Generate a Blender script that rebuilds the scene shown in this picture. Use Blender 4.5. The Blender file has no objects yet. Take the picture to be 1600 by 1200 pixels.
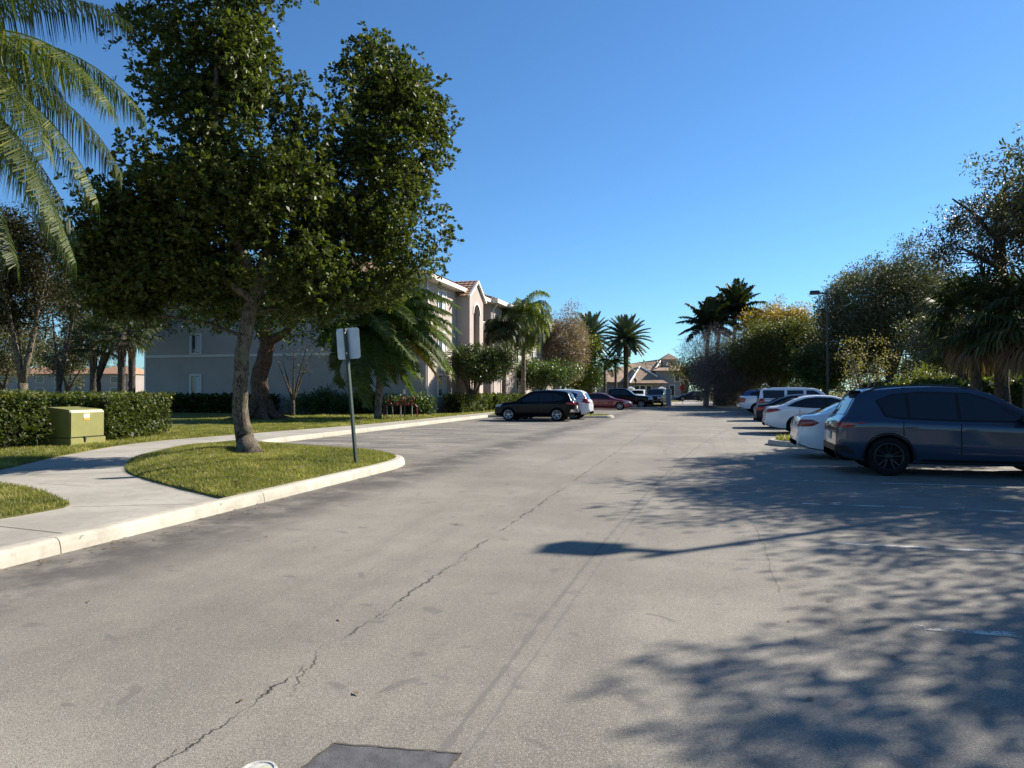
import bpy, bmesh, math, random
import numpy as np
from mathutils import Vector, Matrix, noise
from mathutils.bvhtree import BVHTree
R = math.radians
# ---------------------------------------------------------------- camera, sky, sun, exposure
scene = bpy.context.scene
col = scene.collection
F, HOR, EYE = 1110.0, 611.0, 1.6          # focal length in photo pixels, horizon row, eye height
TH = R(15.13); CT, ST = math.cos(TH), math.sin(TH)
cam_data = bpy.data.cameras.new('camera'); cam = bpy.data.objects.new('camera', cam_data); col.objects.link(cam)
cam.location = (0, 0, EYE); cam.rotation_euler = (R(90 + 0.568), 0, TH)
cam_data.sensor_width = 36; cam_data.lens = 36 * F / 1600; cam_data.clip_end = 3000; cam_data.clip_start = 0.05
scene.camera = cam
SUN_AZ, SUN_EL = R(45.8), R(33)           # azimuth from +Y towards +X
world = bpy.data.worlds.new('World'); scene.world = world; world.use_nodes = True
wn = world.node_tree
sky = wn.nodes.new('ShaderNodeTexSky'); sky.sky_type = 'NISHITA'; sky.sun_disc = False
sky.sun_elevation = SUN_EL; sky.sun_rotation = SUN_AZ
sky.altitude = 0; sky.air_density = 1.0; sky.dust_density = 0.1; sky.ozone_density = 3.2
tint = wn.nodes.new('ShaderNodeMix'); tint.data_type = 'RGBA'; tint.blend_type = 'MULTIPLY'; tint.inputs[0].default_value = 1; tint.inputs[7].default_value = (.55, .85, 1.09, 1)
wn.links.new(sky.outputs[0], tint.inputs[6]); wn.links.new(tint.outputs[2], wn.nodes['Background'].inputs['Color'])
wn.nodes['Background'].inputs['Strength'].default_value = 0.067
sd = bpy.data.lights.new('sun', 'SUN'); sd.energy = 5.0; sd.angle = R(0.5); sd.color = (1.0, 0.92, 0.80)
sun = bpy.data.objects.new('sun', sd); col.objects.link(sun)
SUND = Vector((math.sin(SUN_AZ) * math.cos(SUN_EL), math.cos(SUN_AZ) * math.cos(SUN_EL), math.sin(SUN_EL)))
sun.rotation_euler = SUND.to_track_quat('Z', 'Y').to_euler(); sun.location = (30, 30, 40)
scene.view_settings.view_transform = 'Standard'; scene.view_settings.look = 'None'
scene.view_settings.exposure = 1.12; scene.view_settings.gamma = 1
scene.render.resolution_x = 1024; scene.render.resolution_y = 768
try:
    scene.cycles.max_bounces = 6; scene.cycles.transparent_max_bounces = 8
    scene.cycles.diffuse_bounces = 3; scene.cycles.glossy_bounces = 3; scene.cycles.transmission_bounces = 3
except Exception: pass

# ---------------------------------------------------------------- helpers
def P(px, py, z=0.0):
    """ground point seen at a photo pixel, for a surface at height z"""
    D = (EYE - z) * F / (py - HOR); u = (px - 800) / F
    return Vector((D * (u * CT - ST), D * (u * ST + CT), z))
def W(px, D, z=0.0):
    u = (px - 800) / F
    return Vector((D * (u * CT - ST), D * (u * ST + CT), z))
def H(py, D): return EYE + (HOR - py) * D / F

def tag(o, label=None, cat=None, group=None, kind=None):
    if label: o['label'] = label
    if cat: o['category'] = cat
    if group: o['group'] = group
    if kind: o['kind'] = kind
    return o
def empty(name, loc=(0, 0, 0), rz=0, label=None, cat=None, group=None):
    o = bpy.data.objects.new(name, None); o.location = loc; o.rotation_euler = (0, 0, rz)
    o.empty_display_size = .3; col.objects.link(o)
    return tag(o, label, cat, group)
class MB:
    def __init__(s): s.v = []; s.f = []; s.m = []; s.nv = 0; s.tint = []
    def add(s, verts, faces, m=0, tint=None):
        o = s.nv; verts = [tuple(q) for q in verts]; s.v.extend(verts); s.nv += len(verts)
        s.f.extend([tuple(i + o for i in f) for f in faces]); s.m.extend([m] * len(faces))
    def box(s, c, d, rot=None, m=0, taper=1.0):
        x, y, z = d[0] / 2, d[1] / 2, d[2] / 2; t = taper
        vs = [(-x, -y, -z), (x, -y, -z), (x, y, -z), (-x, y, -z), (-x * t, -y * t, z), (x * t, -y * t, z), (x * t, y * t, z), (-x * t, y * t, z)]
        vs = [Vector(q) for q in vs]
        if rot is not None: vs = [rot @ q for q in vs]
        s.add([q + Vector(c) for q in vs], [(0, 3, 2, 1), (4, 5, 6, 7), (0, 1, 5, 4), (1, 2, 6, 5), (2, 3, 7, 6), (3, 0, 4, 7)], m)
    def box2(s, a, b, m=0):
        s.box([(a[i] + b[i]) / 2 for i in range(3)], [abs(b[i] - a[i]) for i in range(3)], m=m)
    def tube(s, pts, rad, n=6, m=0, cap=True, rough=0.0, rng=None):
        pts = [Vector(p) for p in pts]
        if not hasattr(rad, '__len__'): rad = [rad] * len(pts)
        base = s.nv; vs = []; u = None
        for i, p in enumerate(pts):
            t = (pts[min(i + 1, len(pts) - 1)] - pts[max(i - 1, 0)])
            if t.length < 1e-9: t = Vector((0, 0, 1))
            t.normalize()
            if u is None:
                u = t.cross(Vector((0.3, 1, 0.1)));
                if u.length < .1: u = t.cross(Vector((1, 0, 0)))
            u = (u - t * u.dot(t)).normalized(); w = t.cross(u)
            for k in range(n):
                a = 2 * math.pi * k / n; rr = rad[i]
                if rough and rng: rr *= 1 + rng.uniform(-rough, rough)
                vs.append(p + (u * math.cos(a) + w * math.sin(a)) * rr)
        fs = []
        for i in range(len(pts) - 1):
            for k in range(n):
                a = i * n + k; b = i * n + (k + 1) % n
                fs.append((a, b, b + n, a + n))
        if cap:
            fs.append(tuple(range(n))[::-1]); fs.append(tuple((len(pts) - 1) * n + k for k in range(n)))
        s.add(vs, fs, m)
    def lathe(s, prof, n=24, m=0, mat=None):
        """prof list of (r, h) about local Z; mat: 4x4"""
        vs = []; fs = []
        for r, h in prof:
            for k in range(n):
                a = 2 * math.pi * k / n; q = Vector((r * math.cos(a), r * math.sin(a), h)); vs.append(mat @ q if mat else q)
        for i in range(len(prof) - 1):
            for k in range(n):
                a = i * n + k; b = i * n + (k + 1) % n; fs.append((a, b, b + n, a + n))
        s.add(vs, fs, m)
    def prism(s, poly, a, b, axis='y', m=0):
        """extrude a 2D polygon between a and b along axis"""
        n = len(poly)
        def mk(p, t):
            return {'y': (p[0], t, p[1]), 'x': (t, p[0], p[1]), 'z': (p[0], p[1], t)}[axis]
        vs = [mk(p, a) for p in poly] + [mk(p, b) for p in poly]
        fs = [tuple(range(n))[::-1], tuple(range(n, 2 * n))] + [(i, (i + 1) % n, (i + 1) % n + n, i + n) for i in range(n)]
        s.add(vs, fs, m)
    def build(s, name, mats, parent=None, smooth=False, bevel=0, fixn=False):
        me = bpy.data.meshes.new(name); me.from_pydata(s.v, [], s.f)
        if not isinstance(mats, (list, tuple)): mats = [mats]
        for q in mats: me.materials.append(q)
        me.polygons.foreach_set('material_index', s.m)
        if smooth: me.polygons.foreach_set('use_smooth', [True] * len(s.f))
        if fixn or bevel:
            bm = bmesh.new(); bm.from_mesh(me); bmesh.ops.recalc_face_normals(bm, faces=bm.faces)
            if bevel:
                bmesh.ops.remove_doubles(bm, verts=bm.verts, dist=1e-5)
                es = [e for e in bm.edges if len(e.link_faces) == 2 and e.calc_face_angle(0) > .5]
                bmesh.ops.bevel(bm, geom=es, offset=bevel, segments=2, affect='EDGES', clamp_overlap=True)
            bm.to_mesh(me); bm.free()
        me.update()
        o = bpy.data.objects.new(name, me); col.objects.link(o)
        if parent: o.parent = parent
        return o
def quads_obj(name, V, nper, mats, parent=None, tint=None, midx=None):
    """V: (n*nper,3) array, one polygon of nper verts each"""
    n = len(V) // nper
    me = bpy.data.meshes.new(name); me.vertices.add(n * nper); me.vertices.foreach_set('co', np.ascontiguousarray(V, dtype=np.float32).ravel())
    me.loops.add(n * nper); me.loops.foreach_set('vertex_index', np.arange(n * nper, dtype=np.int32))
    me.polygons.add(n); me.polygons.foreach_set('loop_start', np.arange(0, n * nper, nper, dtype=np.int32))
    try: me.polygons.foreach_set('loop_total', np.full(n, nper, dtype=np.int32))
    except Exception: pass
    if not isinstance(mats, (list, tuple)): mats = [mats]
    for q in mats: me.materials.append(q)
    if midx is not None: me.polygons.foreach_set('material_index', midx.astype(np.int32))
    a = me.attributes.new('tint', 'FLOAT', 'FACE')
    a.data.foreach_set('value', (tint if tint is not None else np.random.RandomState(1).rand(n)).astype(np.float32))
    me.update(calc_edges=True); me.validate()
    o = bpy.data.objects.new(name, me); col.objects.link(o)
    if parent: o.parent = parent
    return o
def copy_tree(o, parent=None):
    c = o.copy(); col.objects.link(c)
    if parent: c.parent = parent
    for ch in list(o.children): copy_tree(ch, c)
    return c

# ---------------------------------------------------------------- materials
def newmat(name):
    m = bpy.data.materials.new(name); m.use_nodes = True
    return m, m.node_tree.nodes, m.node_tree.links, m.node_tree.nodes['Principled BSDF']
def mixc(N, L, fac, a, b, mode='MIX'):
    x = N.new('ShaderNodeMix'); x.data_type = 'RGBA'; x.blend_type = mode; x.clamp_factor = True
    for i, v in ((0, fac), (6, a), (7, b)):
        if isinstance(v, (int, float)): x.inputs[i].default_value = v
        elif isinstance(v, tuple): x.inputs[i].default_value = (*v, 1) if len(v) == 3 else v
        else: L.new(v, x.inputs[i])
    return x.outputs[2]
def math_(N, L, op, a, b=None, c=None, clamp=False):
    x = N.new('ShaderNodeMath'); x.operation = op; x.use_clamp = clamp
    for i, v in enumerate((a, b, c)):
        if v is None: continue
        if isinstance(v, (int, float)): x.inputs[i].default_value = v
        else: L.new(v, x.inputs[i])
    return x.outputs[0]
def maprange(N, L, v, a, b, c=0.0, d=1.0, smooth=True):
    x = N.new('ShaderNodeMapRange'); x.interpolation_type = 'SMOOTHSTEP' if smooth else 'LINEAR'
    L.new(v, x.inputs[0])
    for i, q in enumerate((a, b, c, d)): x.inputs[i + 1].default_value = q
    return x.outputs[0]
def noise_(N, L, scale, detail=4, rough=.55, vec=None, coord='Object', dist=0.0):
    x = N.new('ShaderNodeTexNoise'); x.inputs['Scale'].default_value = scale; x.inputs['Detail'].default_value = detail
    x.inputs['Roughness'].default_value = rough; x.inputs['Distortion'].default_value = dist
    if vec is None:
        t = N.new('ShaderNodeTexCoord'); vec = t.outputs[coord]
    L.new(vec, x.inputs['Vector']); return x.outputs['Fac']
def bump(N, L, h, strength, distance, bsdf):
    b = N.new('ShaderNodeBump'); b.inputs['Strength'].default_value = strength; b.inputs['Distance'].default_value = distance
    L.new(h, b.inputs['Height']); L.new(b.outputs[0], bsdf.inputs['Normal'])
def plain(name, c, rough=.5, metal=0.0, var=.12, scale=6, bmp=0.0, coat=0.0, spec=.5, detail=5):
    m, N, L, B = newmat(name)
    n = noise_(N, L, scale, detail)
    f = maprange(N, L, n, .3, .7)
    a = tuple(x * (1 - var) for x in c); b = tuple(min(1, x * (1 + var)) for x in c)
    L.new(mixc(N, L, f, a, b), B.inputs['Base Color'])
    B.inputs['Roughness'].default_value = rough; B.inputs['Metallic'].default_value = metal
    B.inputs['Coat Weight'].default_value = coat; B.inputs['Specular IOR Level'].default_value = spec
    if coat: B.inputs['Coat Roughness'].default_value = .05
    if bmp:
        n2 = noise_(N, L, scale * 8, 3); bump(N, L, n2, bmp, .01, B)
    return m
def leafmat(name, dark, light, extra=None, rough=.45, trans=.3, spec=.5, extra_at=.85):
    m, N, L, B = newmat(name)
    at = N.new('ShaderNodeAttribute'); at.attribute_name = 'tint'
    cr = N.new('ShaderNodeValToRGB'); L.new(at.outputs['Fac'], cr.inputs[0])
    e = cr.color_ramp.elements; e[0].color = (*dark, 1); e[0].position = 0; e[1].color = (*light, 1); e[1].position = extra_at if extra else 1
    if extra: q = cr.color_ramp.elements.new(1.0); q.color = (*extra, 1)
    L.new(cr.outputs[0], B.inputs['Base Color']); B.inputs['Roughness'].default_value = rough
    B.inputs['Specular IOR Level'].default_value = spec
    tr = N.new('ShaderNodeBsdfTranslucent')
    tc = mixc(N, L, 1.0, cr.outputs[0], (1.5, 1.7, .6), 'MULTIPLY'); L.new(tc, tr.inputs[0])
    ms = N.new('ShaderNodeMixShader'); ms.inputs[0].default_value = trans
    L.new(B.outputs[0], ms.inputs[1]); L.new(tr.outputs[0], ms.inputs[2])
    L.new(ms.outputs[0], N['Material Output'].inputs['Surface'])
    return m
M = {}
M['bark_grey'] = None
def barkmat(name, a, b, moss=None, scale=9):
    m, N, L, B = newmat(name)
    t = N.new('ShaderNodeTexCoord'); mp = N.new('ShaderNodeMapping'); mp.inputs['Scale'].default_value = (1, 1, .45); L.new(t.outputs['Object'], mp.inputs[0])
    n1 = noise_(N, L, scale, 8, .75, mp.outputs[0]); n2 = noise_(N, L, scale * 3, 6, .75, mp.outputs[0])
    c = mixc(N, L, maprange(N, L, n1, .38, .62), a, b)
    c = mixc(N, L, maprange(N, L, n2, .50, .58), c, tuple(x * .3 for x in a))
    if moss: c = mixc(N, L, maprange(N, L, noise_(N, L, 2.2, 3), .55, .68), c, moss)
    L.new(c, B.inputs['Base Color']); B.inputs['Roughness'].default_value = .9; B.inputs['Specular IOR Level'].default_value = .2
    bump(N, L, n2, 1.0, .05, B); return m
M['bark_grey'] = barkmat('bark_grey', (.11, .085, .06), (.24, .20, .15), (.17, .16, .10))
M['bark_red'] = barkmat('bark_red', (.10, .055, .035), (.20, .12, .08))
M['bark_dark'] = barkmat('bark_dark', (.07, .055, .045), (.14, .12, .10))
M['bark_pale'] = barkmat('bark_pale', (.28, .26, .23), (.42, .40, .36), scale=4)
M['palm_bark'] = barkmat('palm_bark', (.13, .105, .08), (.25, .21, .17), scale=5)
M['leaf_near'] = leafmat('leaf_near', (.015, .023, .006), (.105, .125, .022), (.38, .35, .06), rough=.5, trans=.27, spec=.3)
M['leaf_oak'] = leafmat('leaf_oak', (.045, .048, .028), (.14, .138, .080), (.22, .19, .10), rough=.6, trans=.2, spec=.3)
M['leaf_pine'] = leafmat('leaf_pine', (.022, .022, .014), (.06, .055, .035), (.16, .11, .06), rough=.55, trans=.15)
M['leaf_green'] = leafmat('leaf_green', (.03, .055, .014), (.09, .13, .03), (.20, .22, .05), rough=.45, trans=.28)
M['leaf_hedge'] = leafmat('leaf_hedge', (.028, .042, .010), (.092, .11, .024), (.30, .27, .06), rough=.55, trans=.28, spec=.3)
M['leaf_yellow'] = leafmat('leaf_yellow', (.12, .09, .02), (.36, .22, .03), (.48, .26, .04), rough=.5, trans=.35)
M['leaf_brown'] = leafmat('leaf_brown', (.15, .10, .08), (.32, .235, .185), (.30, .26, .10), rough=.6, trans=.2)
M['leaf_red'] = leafmat('leaf_red', (.014, .017, .009), (.05, .045, .02), (.17, .075, .035), rough=.6, trans=.2, spec=.2)
M['leaf_ygreen'] = leafmat('leaf_ygreen', (.07, .095, .02), (.19, .20, .04), (.32, .28, .05), rough=.5, trans=.35)
M['leaf_bush'] = leafmat('leaf_bush', (.02, .034, .01), (.065, .09, .022), (.18, .20, .04), rough=.5, trans=.22, spec=.3)
M['leaf_olive'] = leafmat('leaf_olive', (.04, .048, .014), (.125, .13, .035), (.28, .22, .05), rough=.55, trans=.28, spec=.3)
M['leaf_sapling'] = leafmat('leaf_sapling', (.15, .125, .05), (.32, .26, .10), (.42, .34, .14), rough=.6, trans=.3)
M['twig'] = plain('twig', (.16, .135, .12), .9, var=.3)
M['frond'] = leafmat('frond', (.03, .052, .014), (.11, .145, .03), (.28, .27, .06), rough=.55, trans=.32, spec=.25)
M['frond_queen'] = leafmat('frond_queen', (.022, .038, .014), (.085, .11, .03), (.24, .22, .06), rough=.55, trans=.3, spec=.25)
M['frond_light'] = leafmat('frond_light', (.05, .075, .018), (.19, .21, .05), (.32, .28, .07), rough=.55, trans=.35, spec=.25)
M['frond_dark'] = leafmat('frond_dark', (.02, .03, .012), (.055, .07, .028), (.12, .11, .05), rough=.6, trans=.2, spec=.2)
M['frond_blue'] = leafmat('frond_blue', (.05, .075, .045), (.14, .175, .105), (.24, .26, .18), rough=.5, trans=.15, spec=.3)
M['frond_dead'] = leafmat('frond_dead', (.12, .08, .05), (.24, .16, .10), (.34, .24, .15), rough=.8, trans=.15)
M['frond_yellow'] = leafmat('frond_yellow', (.22, .17, .03), (.45, .30, .05), (.5, .36, .1), rough=.5, trans=.35)
M['black_metal'] = plain('black_metal', (.02, .02, .022), .45, .0, var=.1)

# --- asphalt with aggregate, seams, cracks, stains
def asphalt():
    m, N, L, B = newmat('asphalt')
    t = N.new('ShaderNodeTexCoord'); V = t.outputs['Object']
    sep = N.new('ShaderNodeSeparateXYZ'); L.new(V, sep.inputs[0]); X, Y = sep.outputs[0], sep.outputs[1]
    big = noise_(N, L, .35, 5, .6, V); mid = noise_(N, L, 2.3, 6, .65, V); fine = noise_(N, L, 150, 3, .7, V)
    vo = N.new('ShaderNodeTexVoronoi'); vo.inputs['Scale'].default_value = 210; L.new(V, vo.inputs['Vector'])
    c = mixc(N, L, maprange(N, L, big, .35, .65), (.182, .166, .138), (.256, .233, .194))
    c = mixc(N, L, maprange(N, L, mid, .3, .72), c, mixc(N, L, 1, c, (.86, .87, .89), 'MULTIPLY'))
    # streaked stains running with the traffic
    mp = N.new('ShaderNodeMapping'); mp.inputs['Scale'].default_value = (1.3, .13, 1); L.new(V, mp.inputs[0])
    st = noise_(N, L, 1.0, 5, .6, mp.outputs[0])
    c = mixc(N, L, maprange(N, L, st, .48, .70, 0, .5), c, (.125, .112, .095))
    # aggregate: pale stones and dark gaps
    sp = N.new('ShaderNodeSeparateColor'); L.new(vo.outputs['Color'], sp.inputs[0])
    c = mixc(N, L, maprange(N, L, sp.outputs[0], .64, 1.0, 0, .55), c, (.43, .40, .34))
    c = mixc(N, L, maprange(N, L, sp.outputs[1], .60, 1.0, 0, .6), c, (.06, .055, .05))
    c = mixc(N, L, maprange(N, L, fine, .56, .72, 0, .5), c, (.09, .082, .075))
    # lines that follow the paving seams: dark cracks at fixed X with jagged offsets
    def seam(x0, bend, w, wig, prob, seed, ymax=60, col_=(.03, .028, .026), strength=1.0, curve=0.0):
        nonlocal c
        cy = N.new('ShaderNodeCombineXYZ'); L.new(Y, cy.inputs[1]); cy.inputs[0].default_value = seed * 7.3
        a = noise_(N, L, 1.1, 2, .5, cy.outputs[0]); b = noise_(N, L, 9, 4, .7, cy.outputs[0]); p = noise_(N, L, .9, 2, .5, cy.outputs[0]); p2 = noise_(N, L, 5.0, 3, .6, cy.outputs[0])
        off = math_(N, L, 'ADD', math_(N, L, 'MULTIPLY', math_(N, L, 'SUBTRACT', a, .5), bend), math_(N, L, 'MULTIPLY', math_(N, L, 'SUBTRACT', b, .5), wig))
        if curve: off = math_(N, L, 'ADD', off, math_(N, L, 'MULTIPLY', math_(N, L, 'MULTIPLY', Y, Y), curve))
        d = math_(N, L, 'ABSOLUTE', math_(N, L, 'SUBTRACT', math_(N, L, 'SUBTRACT', X, x0), off))
        wv = math_(N, L, 'MULTIPLY', maprange(N, L, p2, .3, .75, .15, 1.6), w)
        k = math_(N, L, 'LESS_THAN', d, wv)
        k2 = maprange(N, L, math_(N, L, 'DIVIDE', d, math_(N, L, 'MULTIPLY', wv, 4.0)), 0, 1, .35, 0)
        k = math_(N, L, 'MAXIMUM', k, k2)
        k = math_(N, L, 'MULTIPLY', k, maprange(N, L, p, prob, prob + .12, 0, strength))
        c = mixc(N, L, k, c, col_)
    seam(-2.25, .18, .0065, .13, .36, 1)
    seam(-2.22, .5, .0035, .2, .45, 5)
    seam(-1.15, .05, .02, .025, .12, 2, col_=(.13, .12, .11), strength=.75, curve=.0022)
    seam(-1.03, .05, .010, .03, .25, 3, col_=(.13, .12, .11), strength=.6, curve=.0022)
    seam(.58, .12, .006, .06, .38, 4, strength=.7, col_=(.08, .075, .07))
    # oily dark stripe beside the left kerb and under the parked cars
    k = maprange(N, L, math_(N, L, 'ABSOLUTE', math_(N, L, 'ADD', X, math_(N, L, 'ADD', 5.85, math_(N, L, 'MULTIPLY', mid, -.5)))), .1, 1.15, .9, 0)
    k = math_(N, L, 'MULTIPLY', k, maprange(N, L, noise_(N, L, 1.3, 5, .7, V), .30, .58))
    c = mixc(N, L, k, c, (.075, .068, .064))
    mp2 = N.new('ShaderNodeMapping'); mp2.inputs['Scale'].default_value = (.35, 1.1, 1); L.new(V, mp2.inputs[0])
    oil = noise_(N, L, 1.0, 5, .65, mp2.outputs[0])
    inb = math_(N, L, 'MAXIMUM', maprange(N, L, X, -6.0, -7.4), maprange(N, L, X, 2.2, 4.5))
    c = mixc(N, L, math_(N, L, 'MULTIPLY', math_(N, L, 'MULTIPLY', inb, maprange(N, L, oil, .42, .62)), .72), c, (.085, .08, .08))
    # small drips
    dr = noise_(N, L, 3.6, 2, .4, V, dist=.6)
    c = mixc(N, L, maprange(N, L, dr, .66, .71, 0, .55), c, (.115, .105, .10))
    # hairline crazing in patches
    ve = N.new('ShaderNodeTexVoronoi'); ve.feature = 'DISTANCE_TO_EDGE'; ve.inputs['Scale'].default_value = 1.1
    wv = N.new('ShaderNodeMapping'); L.new(V, wv.inputs[0])
    nn = N.new('ShaderNodeTexNoise'); nn.inputs['Scale'].default_value = 3; nn.inputs['Detail'].default_value = 5; L.new(V, nn.inputs['Vector'])
    vv = mixc(N, L, .16, V, nn.outputs['Color'], 'ADD'); L.new(vv, ve.inputs['Vector'])
    cr = math_(N, L, 'MULTIPLY', maprange(N, L, ve.outputs['Distance'], .0, .012, 1, 0), maprange(N, L, noise_(N, L, .22, 2, .5, V), .60, .68, 0, .5))
    c = mixc(N, L, cr, c, (.06, .055, .05))
    L.new(c, B.inputs['Base Color']); B.inputs['Roughness'].default_value = .85; B.inputs['Specular IOR Level'].default_value = .25
    hh = math_(N, L, 'ADD', math_(N, L, 'MULTIPLY', vo.outputs['Distance'], -1.0), fine)
    bump(N, L, hh, .45, .003, B)
    return m
M['asphalt'] = asphalt()
def concretemat(name, base, joint=None, dirt=.35):
    m, N, L, B = newmat(name)
    a = noise_(N, L, .9, 6, .65); b = noise_(N, L, 7, 6, .7); f = noise_(N, L, 90, 2, .6)
    c = mixc(N, L, maprange(N, L, a, .35, .65), tuple(x * .78 for x in base), base)
    c = mixc(N, L, maprange(N, L, b, .50, .72, 0, .6), c, tuple(x * .55 for x in base))
    g = noise_(N, L, dirt, 6, .75); c = mixc(N, L, maprange(N, L, g, .50, .68, 0, .55), c, tuple(x * .55 for x in base))
    c = mixc(N, L, maprange(N, L, f, .55, .7, 0, .3), c, tuple(x * .5 for x in base))
    L.new(c, B.inputs['Base Color']); B.inputs['Roughness'].default_value = .88; B.inputs['Specular IOR Level'].default_value = .25
    bump(N, L, math_(N, L, 'ADD', f, b), .25, .006, B); return m
M['concrete'] = concretemat('concrete', (.37, .345, .295))
M['kerb'] = concretemat('kerb', (.48, .44, .36), dirt=1.6)
M['joint'] = plain('joint', (.07, .06, .05), .9)
def grassmat(name, a, b, c3):
    m, N, L, B = newmat(name)
    n1 = noise_(N, L, .8, 5, .6); n2 = noise_(N, L, 30, 4, .7)
    c = mixc(N, L, maprange(N, L, n1, .35, .65), a, b); c = mixc(N, L, maprange(N, L, n2, .5, .7, 0, .8), c, c3)
    L.new(c, B.inputs['Base Color']); B.inputs['Roughness'].default_value = .9; B.inputs['Specular IOR Level'].default_value = .15
    bump(N, L, n2, 1.0, .04, B); return m
M['lawn'] = grassmat('lawn', (.11, .115, .030), (.17, .165, .045), (.06, .055, .02))
M['blade'] = leafmat('blade', (.10, .11, .024), (.26, .245, .065), (.44, .36, .17), rough=.5, trans=.35, spec=.3)
M['stucco'] = plain('stucco', (.40, .345, .305), .9, var=.05, scale=.8, bmp=.3, spec=.2)
M['stucco_lower'] = plain('stucco_lower', (.30, .26, .24), .9, var=.05, scale=.8, bmp=.3, spec=.2)
M['trim'] = plain('trim', (.66, .60, .53), .8, var=.04, scale=2)
M['glass_dark'] = plain('glass_dark', (.03, .035, .04), .08, var=.1, spec=.6)
M['curtain'] = plain('curtain', (.55, .56, .55), .5, var=.1, scale=12)
def tilemat():
    m, N, L, B = newmat('roof_tile')
    t = N.new('ShaderNodeTexCoord'); V = t.outputs['Object']
    w = N.new('ShaderNodeTexWave'); w.wave_type = 'BANDS'; w.bands_direction = 'Y'; w.inputs['Scale'].default_value = 1.0; w.inputs['Distortion'].default_value = .3; L.new(V, w.inputs[0])
    w2 = N.new('ShaderNodeTexWave'); w2.wave_type = 'BANDS'; w2.bands_direction = 'X'; w2.inputs['Scale'].default_value = .9; L.new(V, w2.inputs[0])
    n = noise_(N, L, 3, 4)
    c = mixc(N, L, maprange(N, L, n, .35, .65), (.30, .16, .09), (.46, .27, .16))
    c = mixc(N, L, maprange(N, L, w.outputs['Fac'], .0, .35, .6, 0), c, (.12, .06, .035))
    L.new(c, B.inputs['Base Color']); B.inputs['Roughness'].default_value = .8
    bump(N, L, math_(N, L, 'ADD', w.outputs['Fac'], math_(N, L, 'MULTIPLY', w2.outputs['Fac'], .5)), .8, .08, B); return m
M['roof'] = tilemat()
M['roof_brown'] = plain('roof_brown', (.30, .20, .13), .85, var=.22, scale=1.2, bmp=.4)
M['white'] = plain('white_paint', (.75, .73, .69), .5, var=.05)
M['grey'] = plain('grey_paint', (.22, .23, .26), .6, var=.08)
def worn():
    m, N, L, B = newmat('worn_paint')
    B.inputs['Base Color'].default_value = (.55, .53, .48, 1); B.inputs['Roughness'].default_value = .8
    n = noise_(N, L, 3.2, 6, .75); n2 = noise_(N, L, 40, 3, .7)
    k = maprange(N, L, math_(N, L, 'ADD', n, math_(N, L, 'MULTIPLY', n2, .35)), .60, .72, 0, .85)
    tr = N.new('ShaderNodeBsdfTransparent'); ms = N.new('ShaderNodeMixShader')
    L.new(k, ms.inputs[0]); L.new(tr.outputs[0], ms.inputs[1]); L.new(B.outputs[0], ms.inputs[2]); L.new(ms.outputs[0], N['Material Output'].inputs[0])
    return m
M['worn'] = worn()

# ---------------------------------------------------------------- ground, road, kerbs, walks, lawns
def ground_sheet(name, poly, z, mat, step=None, zf=None, skirt=0.0, kind='structure'):
    bm = bmesh.new(); vs = [bm.verts.new((p[0], p[1], z)) for p in poly]; bm.faces.new(vs)
    bmesh.ops.recalc_face_normals(bm, faces=bm.faces)
    if bm.faces[:][0].normal.z < 0: bmesh.ops.reverse_faces(bm, faces=bm.faces)
    xs = [p[0] for p in poly]; ys = [p[1] for p in poly]
    if step:
        x = min(xs) + step
        while x < max(xs): bmesh.ops.bisect_plane(bm, geom=bm.verts[:] + bm.edges[:] + bm.faces[:], plane_co=(x, 0, 0), plane_no=(1, 0, 0)); x += step
        y = min(ys) + step
        while y < max(ys): bmesh.ops.bisect_plane(bm, geom=bm.verts[:] + bm.edges[:] + bm.faces[:], plane_co=(0, y, 0), plane_no=(0, 1, 0)); y += step
        if zf:
            for v in bm.verts: v.co.z = z + zf(v.co.x, v.co.y)
    if skirt:
        be = [e for e in bm.edges if len(e.link_faces) == 1]
        r = bmesh.ops.extrude_edge_only(bm, edges=be)
        for v in [g for g in r['geom'] if isinstance(g, bmesh.types.BMVert)]: v.co.z -= skirt
    bmesh.ops.triangulate(bm, faces=[f for f in bm.faces if len(f.verts) > 4])
    me = bpy.data.meshes.new(name); bm.to_mesh(me); bm.free(); me.materials.append(mat)
    for p in me.polygons: p.use_smooth = bool(step)
    o = bpy.data.objects.new(name, me); col.objects.link(o); tag(o, kind=kind); return o
def smoothpoly(pts, it=2, closed=False):
    for _ in range(it):
        q = []; n = len(pts)
        rng = range(n if closed else n - 1)
        if not closed: q.append(pts[0])
        for i in rng:
            a, b = pts[i], pts[(i + 1) % n]
            q.append((a[0] * .75 + b[0] * .25, a[1] * .75 + b[1] * .25)); q.append((a[0] * .25 + b[0] * .75, a[1] * .25 + b[1] * .75))
        if not closed: q.append(pts[-1])
        pts = q
    return pts
ground_sheet('ground', [(-900, -300), (900, -300), (900, 1500), (-900, 1500)], -.06, M['lawn'])
ground_sheet('parking_lot', [(-12.9, -25), (8.2, -25), (8.2, 66.5), (5, 68.5), (1.2, 70), (1.0, 150), (-3.6, 150), (-3.6, 76), (-8, 74), (-12.9, 68)], 0, M['asphalt'])
ground_sheet('gate_road', [(-60, 92), (40, 92), (40, 104), (-60, 104)], .004, plain('road_far', (.33, .31, .28), .9, spec=.2))
LK = -6.1                                   # face of the near left kerb
isl = [(-6.1, 12.9), (-6.12, 13.7), (-6.35, 14.6), (-6.95, 15.3), (-8.6, 15.9), (-10.6, 16.6), (-11.8, 17.3), (-12.55, 18.4), (-12.7, 19.4)]
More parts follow.
